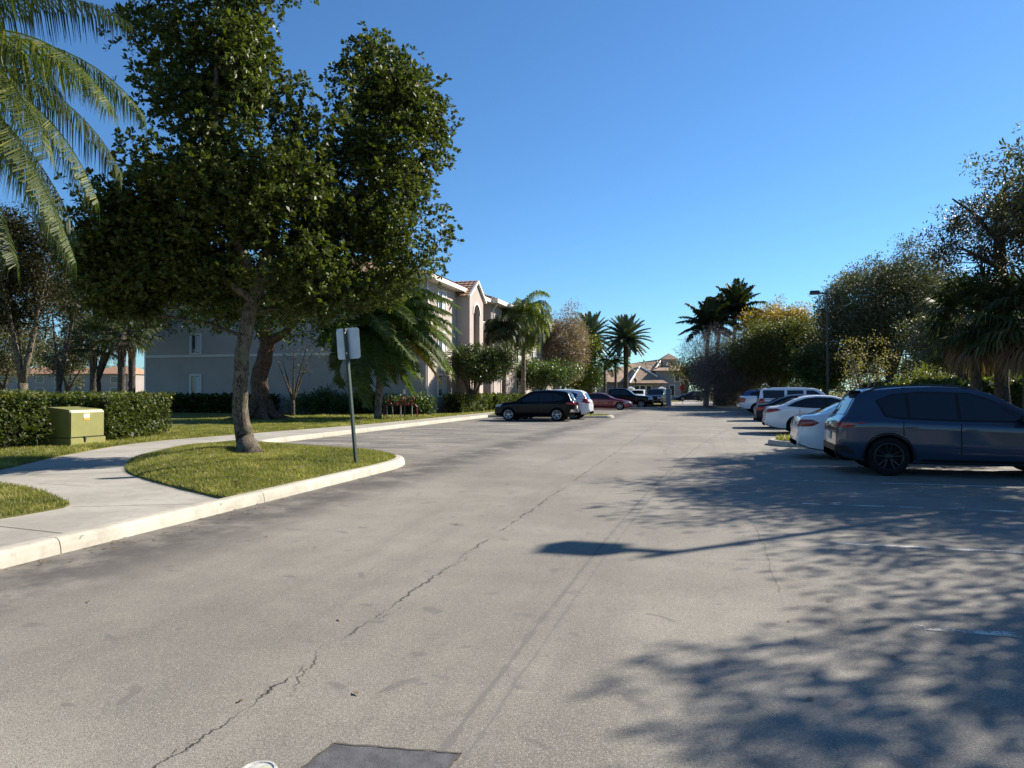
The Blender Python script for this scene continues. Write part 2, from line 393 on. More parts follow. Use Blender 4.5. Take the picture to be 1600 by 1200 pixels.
lk_line = [(LK, -25), (LK, 12.9)] + smoothpoly(isl, 2)[1:] + [(-12.7, 41.2), (-12.7, 41.4)]
walk_poly = lk_line + [(-12.7, 68), (-8, 74), (-3.6, 76), (-3.6, 91.5), (-45, 91.5), (-45, -25)]
ground_sheet('sidewalk', [(x - (.15 if x < -6 else 0), y) for x, y in walk_poly], .125, M['concrete'], skirt=.18)
def kerb(name, line, side=1, w=.17, h=.155, seg=3.05, start=0.0, z=0):
    """extrude a rounded kerb profile along a polyline; side=+1 body lies to the left of travel"""
    pts = [Vector((p[0], p[1], 0)) for p in line]; cum = [0]
    for a, b in zip(pts, pts[1:]): cum.append(cum[-1] + (b - a).length)
    def at(s):
        s = max(0, min(cum[-1] - 1e-6, s))
        for i in range(len(cum) - 1):
            if s <= cum[i + 1]:
                t = (s - cum[i]) / max(1e-9, cum[i + 1] - cum[i]); return pts[i].lerp(pts[i + 1], t)
    prof = [(0, -.05), (.012, .06), (.028, h - .035), (.055, h - .008), (.085, h), (w, h - .004), (w, -.05)]
    mb = MB(); s0 = start
    while s0 < cum[-1] - .05:
        s1 = min(s0 + seg, cum[-1]); g = .006
        ss = [s0 + g]; k = max(2, int((s1 - s0) / .22))
        ss = [s0 + g + (s1 - s0 - 2 * g) * i / k for i in range(k + 1)]
        vs = []; fs = []; n = len(prof)
        for s in ss:
            p = at(s); t = (at(s + .06) - at(s - .06)).normalized(); nl = Vector((-t.y, t.x, 0)) * side
            wob = noise.noise(p * 1.7) * .006
            for a, b in prof: vs.append(p + nl * a + Vector((0, 0, z + b + (wob if b > .03 else 0))))
        for i in range(len(ss) - 1):
            for j in range(n - 1): fs.append((i * n + j, i * n + j + 1, (i + 1) * n + j + 1, (i + 1) * n + j))
        fs.append(tuple(range(n))); fs.append(tuple((len(ss) - 1) * n + j for j in range(n))[::-1])
        mb.add(vs, fs); s0 = s1
    o = mb.build(name, M['kerb'], fixn=True, smooth=False); return tag(o, kind='structure')
kerb('left_kerb', lk_line, 1, w=.2, seg=3.35, start=.45)
# back kerb beyond the first cars, with the small island between bays
isl2 = smoothpoly([(-12.7, 41.4), (-12.2, 41.6), (-6.6, 41.7), (-5.5, 41.9), (-5.1, 42.6), (-5.5, 43.3), (-6.6, 43.6), (-12.2, 43.7), (-12.7, 43.9)], 2)
kerb('island_kerb', isl2 + [(-12.7, 62), (-12.4, 63)], 1)
isl3 = smoothpoly([(-12.4, 63), (-6, 63.2), (-4.0, 63.4), (-3.6, 64.2), (-4.2, 65.0), (-6, 65.2), (-11, 66)], 2)
kerb('end_kerb', isl3, 1)
ground_sheet('island_walk', [(x, y) for x, y in isl3] + [(-12.4, 66)], .12, M['lawn'])
rk = [(7.9, -25), (7.9, 21.2)]
ri = smoothpoly([(7.9, 21.2), (7.2, 21.5), (3.0, 21.55), (2.1, 21.75), (1.75, 22.6), (2.1, 23.5), (3.0, 23.7), (7.2, 23.75), (7.9, 24.1)], 2)
kerb('right_kerb', rk + ri[1:] + [(7.9, 62)] + smoothpoly([(7.9, 62), (7.6, 65), (4.5, 67.5), (1.6, 68.5), (1.1, 72), (1.0, 91)], 2)[1:], -1)
# raised strips behind the kerbs
ground_sheet('right_verge', [(x + .16, y) for x, y in rk] + [(8.06, 21.3)] + [(8.06, 24)] + [(8.06, 62), (7.7, 65.2), (4.6, 67.7), (1.75, 68.8), (1.25, 72), (1.15, 91.5), (60, 91.5), (60, -25)], .14, M['lawn'])
# sidewalk joints
mj = MB()
def strip(a, b, w=.012, z=.1285, mat=0):
    a = Vector((a[0], a[1], z)); b = Vector((b[0], b[1], z)); t = (b - a).normalized(); n = Vector((-t.y, t.x, 0)) * w / 2
    mj.add([a + n, b + n, b - n, a - n], [(0, 1, 2, 3)])
def pxy(px, py, z=.125): q = P(px, py, z); return (q.x, q.y)
strip(pxy(112, 792), pxy(352, 786)); strip(pxy(0, 822), pxy(134, 837)); strip(pxy(0, 744), pxy(190, 738), .016); strip(pxy(60, 755), pxy(140, 760), .008)
for y in [20.0 + 1.55 * i for i in range(22)]: strip((-12.9, y), (-14.5, y), .014)
strip((-11.4, 17.2), (-13.4, 19.0), .014); strip((-10.3, 16.7), (-12.6, 15.3), .014)
tag(mj.build('sidewalk_joints', M['joint']), kind='structure')
# lawns (polygons read off the photograph on the walk's plane)
lawnA = [pxy(368, 783, .13), pxy(330, 775, .13), pxy(280, 763, .13), pxy(232, 750, .13), pxy(203, 741, .13), pxy(195, 731, .13), pxy(203, 720, .13), pxy(235, 709, .13), pxy(290, 700, .13), pxy(372, 694, .13)]
lawnA = smoothpoly(lawnA, 2)
ik = [(x - .2, y - .05) for x, y in smoothpoly(isl, 2)]
ik = [q for q in ik if q[1] < 16.7]
lawnA = [q for q in lawnA if q[0] < LK - .22]
isl_poly = [(LK - .2, lawnA[0][1])] + ik + [(-11.0, 16.75)] + lawnA[::-1]
ISLC = Vector(sum((Vector((p[0], p[1])) for p in isl_poly), Vector((0, 0))) / len(isl_poly))
def pdist(poly):
    A = np.array(poly); Bq = np.roll(A, -1, 0)
    def f(x, y):
        d = Bq - A; q = np.array([x, y]) - A; t = np.clip((q * d).sum(1) / np.maximum((d * d).sum(1), 1e-9), 0, 1)
        return float(np.sqrt(((q - d * t[:, None]) ** 2).sum(1)).min())
    return f
fd = pdist(isl_poly)
mound = lambda x, y: .20 * min(1, fd(x, y) / 1.6) ** .7 + .02 * noise.noise(Vector((x, y, 0)))
ground_sheet('island_lawn', isl_poly, .145, M['lawn'], .35, mound, .1)
lawnB = [(-45, 5)] + smoothpoly([pxy(-400, 800), pxy(-150, 765), pxy(0, 735), pxy(60, 720), pxy(120, 708), pxy(180, 697), pxy(240, 689.5), pxy(320, 683), pxy(400, 676.5), (-14.55, 27), (-14.4, 32)], 2) + [(-14.35, 62), (-14.35, 91), (-45, 91)]
ground_sheet('left_lawn', lawnB, .14, M['lawn'], skirt=.05)
lawnC = smoothpoly([pxy(-60, 750), pxy(0, 756), pxy(60, 767), pxy(100, 782), pxy(114, 791), pxy(60, 801), pxy(0, 811), pxy(-120, 830), pxy(-300, 830), pxy(-260, 770)], 1, True)
ground_sheet('corner_lawn', lawnC, .148, M['lawn'], skirt=.05)
ground_sheet('bay_island_lawn', [(x - .0 if False else (x * .985 - .12 if x > -7 else x), 42.65 + (y - 42.65) * .8) for x, y in isl2], .15, M['lawn'])
ground_sheet('right_island_lawn', [(max(x, 0) + (.2 if x < 3 else 0), 22.62 + (y - 22.62) * .82) for x, y in ri], .16, M['lawn'])
def inpoly(poly, X, Y):
    c = np.zeros(len(X), bool); n = len(poly)
    for i in range(n):
        x1, y1 = poly[i]; x2, y2 = poly[(i + 1) % n]
        k = ((y1 > Y) != (y2 > Y)); 
        with np.errstate(divide='ignore', invalid='ignore'): k &= X < (x2 - x1) * (Y - y1) / (y2 - y1 + 1e-12) + x1
        c ^= k
    return c
def grass(name, poly, dens, z, h=.045, w=.011, seed=1, zf=None, label=''):
    r = np.random.RandomState(seed); A = np.array(poly); lo = A.min(0); hi = A.max(0)
    n = int((hi[0] - lo[0]) * (hi[1] - lo[1]) * dens)
    X = r.uniform(lo[0], hi[0], n); Y = r.uniform(lo[1], hi[1], n); k = inpoly(poly, X, Y); X, Y = X[k], Y[k]; n = len(X)
    Z = np.full(n, z)
    if zf is not None:
        cache = {}
        for i in range(n):
            kx = (round(X[i] / .1), round(Y[i] / .1))
            if kx not in cache: cache[kx] = zf(kx[0] * .1, kx[1] * .1)
            Z[i] += cache[kx]
    patch = np.array([noise.noise(Vector((x * .9, y * .9, 3))) for x, y in zip(X, Y)])
    hh = h * (.55 + .9 * r.rand(n)) * (1 + .5 * patch); a = r.uniform(0, 2 * np.pi, n); ww = w * (.6 + .8 * r.rand(n))
    lean = r.normal(0, .5, (n, 2)) * hh[:, None]
    b = np.stack([X, Y, Z - .004], 1); d = np.stack([np.cos(a) * ww / 2, np.sin(a) * ww / 2, np.zeros(n)], 1)
    tip = b + np.stack([lean[:, 0], lean[:, 1], hh], 1)
    V = np.stack([b - d, b + d, tip], 1).reshape(-1, 3)
    patch2 = np.array([noise.noise(Vector((x * 2.7, y * 2.7, 9))) for x, y in zip(X, Y)])
    t = np.clip(.45 + .6 * patch + .5 * patch2 + r.normal(0, .24, n), 0, 1)
    o = quads_obj(name, V, 3, M['blade'], tint=t); tag(o, label, 'grass', kind='stuff'); return o
grass('grass', isl_poly, 2600, .145, seed=2, zf=mound, label='mown sunlit grass covering the raised kerbed island under the leaning grey tree')
grass('grass', lawnC, 2600, .148, seed=3, label='small wedge of grass at the left edge between two concrete walks')
lawnB_near = [q for q in lawnB[1:-2] if q[1] < 30] + [(-18.2, 30), (-24, 20), (-19, 11)]
grass('grass', lawnB_near, 900, .14, h=.06, w=.018, seed=4, label='grass verge between the long sidewalk and the transformer hedge')
grass('grass', [(-14.4, 27), (-14.35, 62), (-17, 62), (-26, 30), (-19, 27)], 160, .14, h=.07, w=.04, seed=5, label='mown lawn strip between the sidewalk and the apartment block')
grass('grass', [(x + .25 if x < 3 else x, 22.62 + (y - 22.62) * .78) for x, y in ri], 700, .16, h=.10, w=.03, seed=6, label='rough tuft of grass in the small kerbed island behind the white sedan')
grass('grass', [(x - .3 if x > -7 else x, 42.65 + (y - 42.65) * .75) for x, y in isl2], 300, .15, h=.08, w=.05, seed=7, label='grass tongue in the kerbed island beside the white crossover')
ground_sheet('far_lawn', [(-12.4, 76.5), (-8.2, 76.5), (-3.9, 78), (-3.8, 91), (-14.3, 91), (-14.3, 70)], .14, M['lawn'])
# bay lines, patches and covers
ml = MB()
def line2(x0, x1, y, w=.1, z=.004): ml.add([(x0, y - w / 2, z), (x1, y - w / 2, z), (x1, y + w / 2, z), (x0, y + w / 2, z)], [(0, 1, 2, 3)])
for k in range(-2, 22):
    y = 5.37 + 2.74 * k
    if abs(y - 22.6) > 1.4: line2(1.35, 7.6, y)
for k in range(0, 15):
    y = 19.5 + 2.9 * k
    if abs(y - 42.6) > 1.4: line2(-12.4, -7.2, y)
tag(ml.build('bay_lines', M['worn']), kind='structure')
mp = MB(); q = [P(523, 1160), P(722, 1176), P(640, 1260), P(420, 1240)]
mp.add([(p.x, p.y, .004) for p in q], [(0, 1, 2, 3)])
o = mp.build('utility_patch', plain('patch', (.075, .075, .078), .7, var=.25, scale=14, bmp=.3), fixn=True)
tag(o, 'dark grey rectangular repair patch in the asphalt at the bottom edge', 'patch')
mg = MB(); qq = q + [q[0]]
for a, b in zip(qq, qq[1:]):
    a = Vector((a.x, a.y, .0045)); b = Vector((b.x, b.y, .0045)); t = (b - a).normalized(); n = Vector((-t.y, t.x, 0)); pts = []
    for i in range(13):
        s = i / 12; pts.append(a.lerp(b, s) + n * (.004 * math.sin(i * 2.3) + .003 * math.sin(i * 5.1)))
    vs = []; fs = []
    for i, p in enumerate(pts):
        w = .004 + .003 * abs(math.sin(i * 1.7)); vs += [p + n * w, p - n * w]
    for i in range(12): fs.append((2 * i, 2 * i + 1, 2 * i + 3, 2 * i + 2))
    mg.add([(v[0], v[1], .006) for v in vs], fs)
mg.build('patch_edge', M['joint'], o)
cp = P(405, 1203); cv = MB(); cv.lathe([(.0, .006), (.06, .006), (.065, .010), (.075, .010), (.08, .0)], 28, 0, Matrix.Translation((cp.x, cp.y, 0)))
o = cv.build('cleanout_cover', plain('cover', (.42, .41, .37), .6, var=.2, scale=40)); tag(o, 'small round pale metal cover set in the asphalt left of the dark patch', 'cover')
cv = MB(); cv.box((cp.x + .01, cp.y + .01, .008), (.07, .018, .004), Matrix.Rotation(.5, 3, 'Z')); cv.build('painted_mark', plain('mark', (.40, .46, .22), .6), o)
# leaf litter on the asphalt and walk
r = np.random.RandomState(11); n = 420
X = np.concatenate([LK + np.abs(r.normal(.12, .18, 200)), r.uniform(-6, 7, 130), r.uniform(-7.5, -13, 90)]); Y = np.concatenate([r.uniform(3, 14.5, 200), r.uniform(2.5, 30, 130), r.uniform(9, 30, 90)])
k = ~((X < -6.3) & (Y < 17.2)); X, Y = X[k], Y[k]; n = len(X)
a = r.uniform(0, 6.28, n); l = r.uniform(.012, .035, n); u1 = np.stack([np.cos(a) * l, np.sin(a) * l, np.zeros(n)], 1); u2 = np.stack([-np.sin(a) * l * .4, np.cos(a) * l * .4, np.full(n, .006)], 1)
c0 = np.stack([X, Y, np.full(n, .006)], 1)
V = np.stack([c0 - u1, c0 - u2 * [1, 1, -1], c0 + u1, c0 + u2], 1).reshape(-1, 3)
o = quads_obj('leaf_litter', V, 4, M['frond_dead'], tint=r.rand(n)); tag(o, 'scattered brown fallen leaves on the asphalt along the kerb', 'leaf litter', kind='stuff')

r = np.random.RandomState(12); A = np.array(isl_poly); n = 500; X = r.uniform(A[:, 0].min(), A[:, 0].max(), n); Y = r.uniform(A[:, 1].min(), A[:, 1].max(), n); k = inpoly(isl_poly, X, Y); X, Y = X[k], Y[k]; n = len(X)
Z = np.array([.145 + mound(x, y) + .035 for x, y in zip(X, Y)]); a = r.uniform(0, 6.28, n); l = r.uniform(.018, .04, n); u1 = np.stack([np.cos(a) * l, np.sin(a) * l, r.normal(0, .008, n)], 1); u2 = np.stack([-np.sin(a) * l * .45, np.cos(a) * l * .45, r.normal(0, .008, n)], 1); c0 = np.stack([X, Y, Z], 1)
o = quads_obj('leaf_litter', np.stack([c0 - u1, c0 - u2, c0 + u1, c0 + u2], 1).reshape(-1, 3), 4, M['frond_dead'], tint=r.rand(n)); tag(o, 'dry brown leaves lying in the grass of the kerbed island', 'leaf litter', kind='stuff')
# ---------------------------------------------------------------- foliage
def rnd_unit(r, n):
    v = r.normal(0, 1, (n, 3)); return v / np.linalg.norm(v, axis=1)[:, None]
def leafcloud(C, rad, npc, size, seed, up=.35, aspect=.42, flat=1.0, outward=None, patch=.5, top_extra=0.0, gap=0.0, ros=0):
    """C clump centres (n,3); returns quad verts and tints"""
    r = np.random.RandomState(seed); n = len(C) * npc
    cc = np.repeat(C, npc, 0); u = rnd_unit(r, n); rr = rad * r.rand(n) ** .5
    off = u * rr[:, None]; off[:, 2] *= flat
    if ros:
        nr = -(-n // ros); ru = rnd_unit(r, nr); rc = np.repeat(C, npc // ros + 1, 0)[:nr] if False else C[r.randint(0, len(C), nr)]
        rp = rc + ru * (rad * r.rand(nr) ** .4)[:, None] * [1, 1, flat]
        p0 = np.repeat(rp, ros, 0)[:n]; ax = np.repeat(ru, ros, 0)[:n] * .6; ax[:, 2] += .45; u = rnd_unit(r, n) + ax; u /= np.linalg.norm(u, axis=1)[:, None]; p = p0 + u * size * .15
    else: p = cc + off
    d = u * (.8 if not ros else 2.5) + rnd_unit(r, n) * .6; d[:, 2] += .1; d /= np.linalg.norm(d, axis=1)[:, None]
    nn = rnd_unit(r, n); nn[:, 2] = np.abs(nn[:, 2]) + up * 2; 
    s = np.cross(d, nn); s /= np.maximum(np.linalg.norm(s, axis=1), 1e-6)[:, None]
    nn = np.cross(s, d)
    l = size * (.65 + .7 * r.rand(n)); w = l * aspect
    a = p; hm = .62 if ros else .5
    b = p + d * (l * hm)[:, None] + s * (w / 2)[:, None] + nn * (l * .08)[:, None]
    c = p + d * l[:, None] - nn * (l * .05)[:, None]; e = p + d * (l * hm)[:, None] - s * (w / 2)[:, None] + nn * (l * .08)[:, None]
    V = np.stack([a, b, c, e], 1).reshape(-1, 3)
    ct = np.repeat(np.clip(r.normal(.45, .2, len(C)), 0, 1), npc)
    t = np.clip(ct * patch + (1 - patch) * r.rand(n) + top_extra, 0, 1)
    return V, t
def fbm(p, s, sd): return noise.noise(Vector((p[0] * s + sd, p[1] * s - sd, p[2] * s + 2 * sd)))
def crown_points(lobes, n, seed, shell=.45, rough=.3, ns=.6, gap=-.25, zmin=None):
    """clump centres inside noisy ellipsoids (x,y,z,rx,ry,rz)"""
    r = random.Random(seed); out = []; vol = [l[3] * l[4] * l[5] for l in lobes]; tries = 0
    while len(out) < n and tries < n * 30:
        tries += 1
        l = r.choices(lobes, vol)[0]
        d = Vector((r.gauss(0, 1), r.gauss(0, 1), r.gauss(0, 1))).normalized()
        rr = (shell ** 3 + (1 - shell ** 3) * r.random()) ** (1 / 3)
        c = Vector(l[:3]); q = c + Vector((d.x * l[3], d.y * l[4], d.z * l[5]))
        k = 1 + rough * fbm(q, ns, seed) * 1.6 + rough * .6 * fbm(q, ns * 2.7, seed + 9)
        p = c + Vector((d.x * l[3], d.y * l[4], d.z * l[5])) * rr * k
        if gap > -1 and fbm(p, ns * 1.5, seed + 4) < gap: continue
        if zmin and p.z < zmin: continue
        out.append(p)
    return out
def branches(mb, limbs, targets, k, seed, r0=.05, sub=True, n=5):
    rg = random.Random(seed); pts = []
    for line, rad in limbs:
        for i, p in enumerate(line): pts.append((Vector(p), rad[i]))
    T = rg.sample(targets, min(k, len(targets)))
    for t in T:
        best = min(pts, key=lambda q: (q[0] - t).length + (3 if q[0].z > t.z else 0))
        a, ra = best; L_ = (t - a).length
        if L_ < .2: continue
        m = a.lerp(t, .5) + Vector((rg.uniform(-1, 1), rg.uniform(-1, 1), rg.uniform(-.2, .8))) * L_ * .13
        line = [a, a.lerp(m, .5) + Vector((0, 0, L_ * .03)), m, m.lerp(t, .5), t]
        rr = min(ra * .6, r0 * (L_ / 2) ** .5 + .006)
        mb.tube(line, [rr, rr * .8, rr * .6, rr * .4, rr * .15], n, cap=False)
        for q in line[1:4]: pts.append((q, rr * .6))
def tree(name, base, trunks, lobes, label, cat='tree', group=None, bark='bark_grey', leaf='leaf_oak', nclump=300, npc=30, crad=.5, size=.15, seed=1, nbr=60, shell=.45, rough=.3, ns=.5, gap=-.2, flat=.8, sides=9, aspect=.45, br0=.05, up=.35, extra=None, patch=.5, roots=False, ros=0):
    """trunks: list of (points relative to base, radii); lobes relative to base"""
    b = Vector(base); root = empty(name, b, 0, label, cat, group)
    mb = MB(); rg = random.Random(seed); limbs = []
    for line, rad in trunks:
        line = [Vector(p) for p in line]
        # refine
        L2, R2 = [line[0]], [rad[0]]
        for i in range(len(line) - 1):
            for j in (1, 2, 3):
                t = j / 3; L2.append(line[i].lerp(line[i + 1], t) + (Vector((rg.uniform(-1, 1), rg.uniform(-1, 1), 0)) * rad[i] * .12 if t < 1 else Vector())); R2.append(rad[i] * (1 - t) + rad[i + 1] * t)
        mb.tube(L2, R2, sides, rough=.06, rng=rg); limbs.append((L2, R2))
    if roots:
        r0 = trunks[0][1][0]
        for k in range(7):
            a = k * .9 + rg.uniform(-.2, .2); d = Vector((math.cos(a), math.sin(a), 0))
            mb.tube([d * r0 * .5 + Vector((0, 0, r0 * 1.5)), d * r0 * 1.1 + Vector((0, 0, r0 * .35)), d * r0 * 2.0 + Vector((0, 0, .05)), d * r0 * 3.2 + Vector((0, 0, -.05))], [r0 * .4, r0 * .35, r0 * .22, r0 * .08], 6)
    pts = crown_points(lobes, nclump, seed, shell, rough, ns, gap)
    branches(mb, limbs, pts, nbr, seed + 5, br0)
    mb.build('trunk', M[bark], root, smooth=True)
    C = np.array([tuple(p) for p in pts])
    V, t = leafcloud(C, crad, npc, size, seed, up=up, aspect=aspect, flat=flat, patch=patch, ros=ros)
    if extra is not None: t = np.clip(t + extra(V.reshape(-1, 4, 3)[:, 0]), 0, 1)
    quads_obj('crown', V, 4, M[leaf], root, tint=t)
    return root
def bark_tree(): pass

# --- the two leaning island trees
TB = P(394, 712, .30); D0 = 15.6
def rel(px, py, D, b): q = W(px, D, H(py, D)); return q - b
b = TB
t1 = [(rel(394, 716, 15.9, b) * 1.0), rel(385, 690, 15.85, b), rel(376, 650, 15.75, b), rel(375, 600, 15.6, b), rel(379, 545, 15.5, b), rel(388, 490, 15.5, b), rel(402, 450, 15.6, b), rel(420, 380, 15.8, b), rel(450, 260, 16.0, b), rel(470, 150, 16.2, b)]
t1[0] = Vector((0, 0, -.1))
t1r = [.29, .20, .17, .158, .152, .152, .15, .13, .08, .03]
t2 = [rel(402, 450, 15.6, b), rel(370, 380, 15.3, b), rel(340, 280, 15.0, b), rel(335, 130, 14.9, b), rel(340, 10, 15, b)]
t3 = [rel(402, 450, 15.6, b), rel(450, 410, 16.2, b), rel(520, 350, 17.2, b), rel(590, 250, 17.8, b), rel(610, 150, 18, b)]
t4 = [rel(395, 470, 15.5, b), rel(340, 430, 15.2, b), rel(260, 380, 14.8, b), rel(190, 340, 14.6, b)]
def lobe(px, py, D, rx, rz, b, ry=None):
    q = W(px, D, H(py, D)) - b; s = D / F
    return (q.x, q.y, q.z, rx * s, (ry or rx) * s, rz * s)
lob = [lobe(250, 400, 15.2, 130, 95, b, 100), lobe(335, 60, 15.5, 105, 120, b), lobe(380, 200, 15.6, 130, 130, b), lobe(300, 330, 15.2, 150, 110, b, 130), lobe(200, 400, 15.0, 85, 85, b), lobe(430, 340, 15.4, 95, 110, b),
       lobe(600, 190, 18.0, 95, 95, b), lobe(585, 130, 18.2, 50, 70, b), lobe(590, 310, 17.9, 105, 105, b), lobe(560, 410, 17.5, 105, 75, b, 80), lobe(440, 440, 16, 90, 60, b), lobe(350, 440, 15.5, 110, 55, b, 80), lobe(650, 170, 18, 50, 60, b), lobe(400, -60, 15.6, 90, 70, b), lobe(500, 350, 16.8, 60, 90, b), lobe(210, 430, 15.2, 95, 70, b, 80), lobe(480, 440, 17, 110, 65, b, 80), lobe(300, 440, 15.3, 120, 65, b, 80), lobe(240, 60, 15.6, 40, 60, b), lobe(490, 280, 17, 60, 70, b), lobe(165, 410, 15, 70, 75, b)]
tree('leaning_tree', b, [(t1, t1r), (t2, [.13, .10, .07, .05, .03]), (t3, [.12, .10, .08, .05, .02]), (t4, [.10, .08, .05, .02])], lob,
     'tall leaning tree with mottled grey trunk and dense glossy crown on the grass island', leaf='leaf_near', nclump=4300, npc=45, crad=.38, size=.115, seed=3, nbr=300, shell=.3, rough=.42, ns=.55, gap=-.16, flat=.9, sides=14, br0=.035, up=.15, ros=9, aspect=.52, patch=.3)
b = W(408, 36.5, .14)
tt = [[Vector((0, 0, -.1)), rel(404, 630, 36.5, b), rel(407, 580, 36.5, b), rel(418, 535, 36.5, b), rel(395, 480, 36.5, b), rel(380, 430, 37, b)], [.62, .46, .42, .36, .25, .1]]
t5 = [[rel(418, 535, 36.5, b), rel(445, 520, 36.3, b), rel(480, 480, 36, b), rel(520, 440, 36, b)], [.26, .2, .14, .05]]
tree('smooth_trunk_tree', b, [tt, t5], [lobe(400, 460, 36.5, 120, 50, b), lobe(470, 505, 36, 90, 30, b), lobe(330, 480, 37, 80, 35, b), lobe(480, 430, 37, 90, 50, b)],
     'thick reddish brown trunked tree with root flare in shade behind the leaning tree', bark='bark_red', leaf='leaf_green', nclump=260, npc=32, crad=.75, size=.24, seed=5, nbr=50, sides=14, roots=True, br0=.06)

# --- palms
def frond_mesh(length, az, el, droop, npair, ll, lw, seed, hang=.6, fwd=.5, spread=1.0, wind=(0, 0), stiff=False, rach=.02, mat='frond', tint0=.4, parent=None, origin=(0, 0, 0), vshape=.35):
    rg = np.random.RandomState(seed); ns = 14
    o = Vector(origin); d = Vector((math.cos(az) * math.cos(el), math.sin(az) * math.cos(el), math.sin(el)))
    pts = [o.copy()]; dirs = [d.copy()]; st = length / ns
    for i in range(ns):
        d = (d + Vector((wind[0] * (.3 + i / ns), wind[1] * (.3 + i / ns), -droop * (.35 + i / ns))) * st).normalized(); pts.append(pts[-1] + d * st); dirs.append(d.copy())
    Vq = []; T = []
    def at(s):
        f = s * ns; i = min(ns - 1, int(f)); return pts[i].lerp(pts[i + 1], f - i), dirs[i].lerp(dirs[i + 1], f - i).normalized()
    # rachis as thin crossed strips
    for i in range(ns):
        for ax in (Vector((0, 0, 1)), None):
            side = dirs[i].cross(Vector((0, 0, 1)));
            if side.length < .05: side = Vector((1, 0, 0))
            side.normalize(); w0 = rach * (1 - i / ns * .85); w1 = rach * (1 - (i + 1) / ns * .85)
            sd = side if ax is None else side.cross(dirs[i]).normalized()
            Vq += [pts[i] - sd * w0, pts[i] + sd * w0, pts[i + 1] + sd * w1, pts[i + 1] - sd * w1]; T.append(.75)
    for j in range(npair):
        s = .12 + .88 * (j + rg.uniform(-.3, .3)) / npair
        s = min(.995, max(.08, s)); p, dd = at(s)
        side = dd.cross(Vector((0, 0, 1)))
        if side.length < .05: side = Vector((1, 0, 0))
        side.normalize(); upv = side.cross(dd).normalized()
        env = math.sin(math.pi * min(1, (.12 + s * .88)) ** .8) ** .55 if s < .97 else .35
        for sg in (-1, 1):
            l = ll * (env * .85 + .15) * rg.uniform(.8, 1.15)
            v = (side * sg * spread + dd * (fwd + rg.uniform(-.15, .15)) + upv * (vshape + rg.uniform(-.15, .15))).normalized()
            q1 = p + v * l * .45
            v2 = (v + Vector((wind[0], wind[1], 0)) * .8 + Vector((0, 0, -hang * rg.uniform(.8, 1.4)))).normalized() if not stiff else (v + Vector((0, 0, -hang))).normalized()
            q2 = q1 + v2 * l * .55
            wv = dd * lw * .5 * rg.uniform(.8, 1.2)
            Vq += [p - wv * .5, p + wv * .5, q1 + wv, q1 - wv]; Vq += [q1 - wv, q1 + wv, q2 + wv * .15, q2 - wv * .15]
            tn = min(1, max(0, tint0 + rg.normal(0, .18))); T += [tn, tn]
    return quads_obj('frond', np.array([tuple(v) for v in Vq]), 4, M[mat], parent, tint=np.array(T))
def fan_mesh(length, az, el, fanr, nseg, seed, mat='frond_dark', parent=None, origin=(0, 0, 0), droop=.3, tint0=.4):
    rg = np.random.RandomState(seed); o = Vector(origin)
    d = Vector((math.cos(az) * math.cos(el), math.sin(az) * math.cos(el), math.sin(el))); mid = o + d * length * .6
    d2 = (d + Vector((0, 0, -droop))).normalized(); c = mid + d2 * length * .4
    Vq = []; T = []
    side = d2.cross(Vector((0, 0, 1)));
    if side.length < .05: side = Vector((1, 0, 0))
    side.normalize(); up = side.cross(d2).normalized()
    for a_, b_ in ((o, mid), (mid, c)):
        Vq += [a_ - side * .018, a_ + side * .018, b_ + side * .014, b_ - side * .014]; T.append(.6)
    for k in range(nseg):
        a = (k / (nseg - 1) - .5) * 2 * 2.1 + rg.uniform(-.06, .06)
        v = (d2 * math.cos(a) + side * math.sin(a) + up * (.25 * math.cos(a * 1.3))).normalized()
        L_ = fanr * (1 - .22 * abs(a) / 2.1) * rg.uniform(.85, 1.1)
        w = (d2 * -math.sin(a) + side * math.cos(a)).normalized() * fanr * .027
        q1 = c + v * L_ * .6; q2 = q1 + (v + Vector((0, 0, -.7 * rg.uniform(.6, 1.4) * (1 + droop)))).normalized() * L_ * .42
        Vq += [c - w * .2, c + w * .2, q1 + w, q1 - w, q1 - w, q1 + w, q2 + w * .1, q2 - w * .1]; tn = min(1, max(0, tint0 + rg.normal(0, .2))); T += [tn, tn]
    return quads_obj('frond', np.array([tuple(v) for v in Vq]), 4, M[mat], parent, tint=np.array(T))
def palm_trunk(root, pts, rad, mat='palm_bark', rings=True, shaft=None, n=12):
    mb = MB(); rg = random.Random(3); P2, R2 = [], []
    for i in range(len(pts) - 1):
        k = 12
        for j in range(k):
            t = j / k; P2.append(Vector(pts[i]).lerp(Vector(pts[i + 1]), t)); R2.append((rad[i] * (1 - t) + rad[i + 1] * t) * (1.06 if j % 2 and rings else 1))
    P2.append(Vector(pts[-1])); R2.append(rad[-1]); mb.tube(P2, R2, n, rough=.04, rng=rg)
    return mb.build('trunk', M[mat], root, smooth=True)

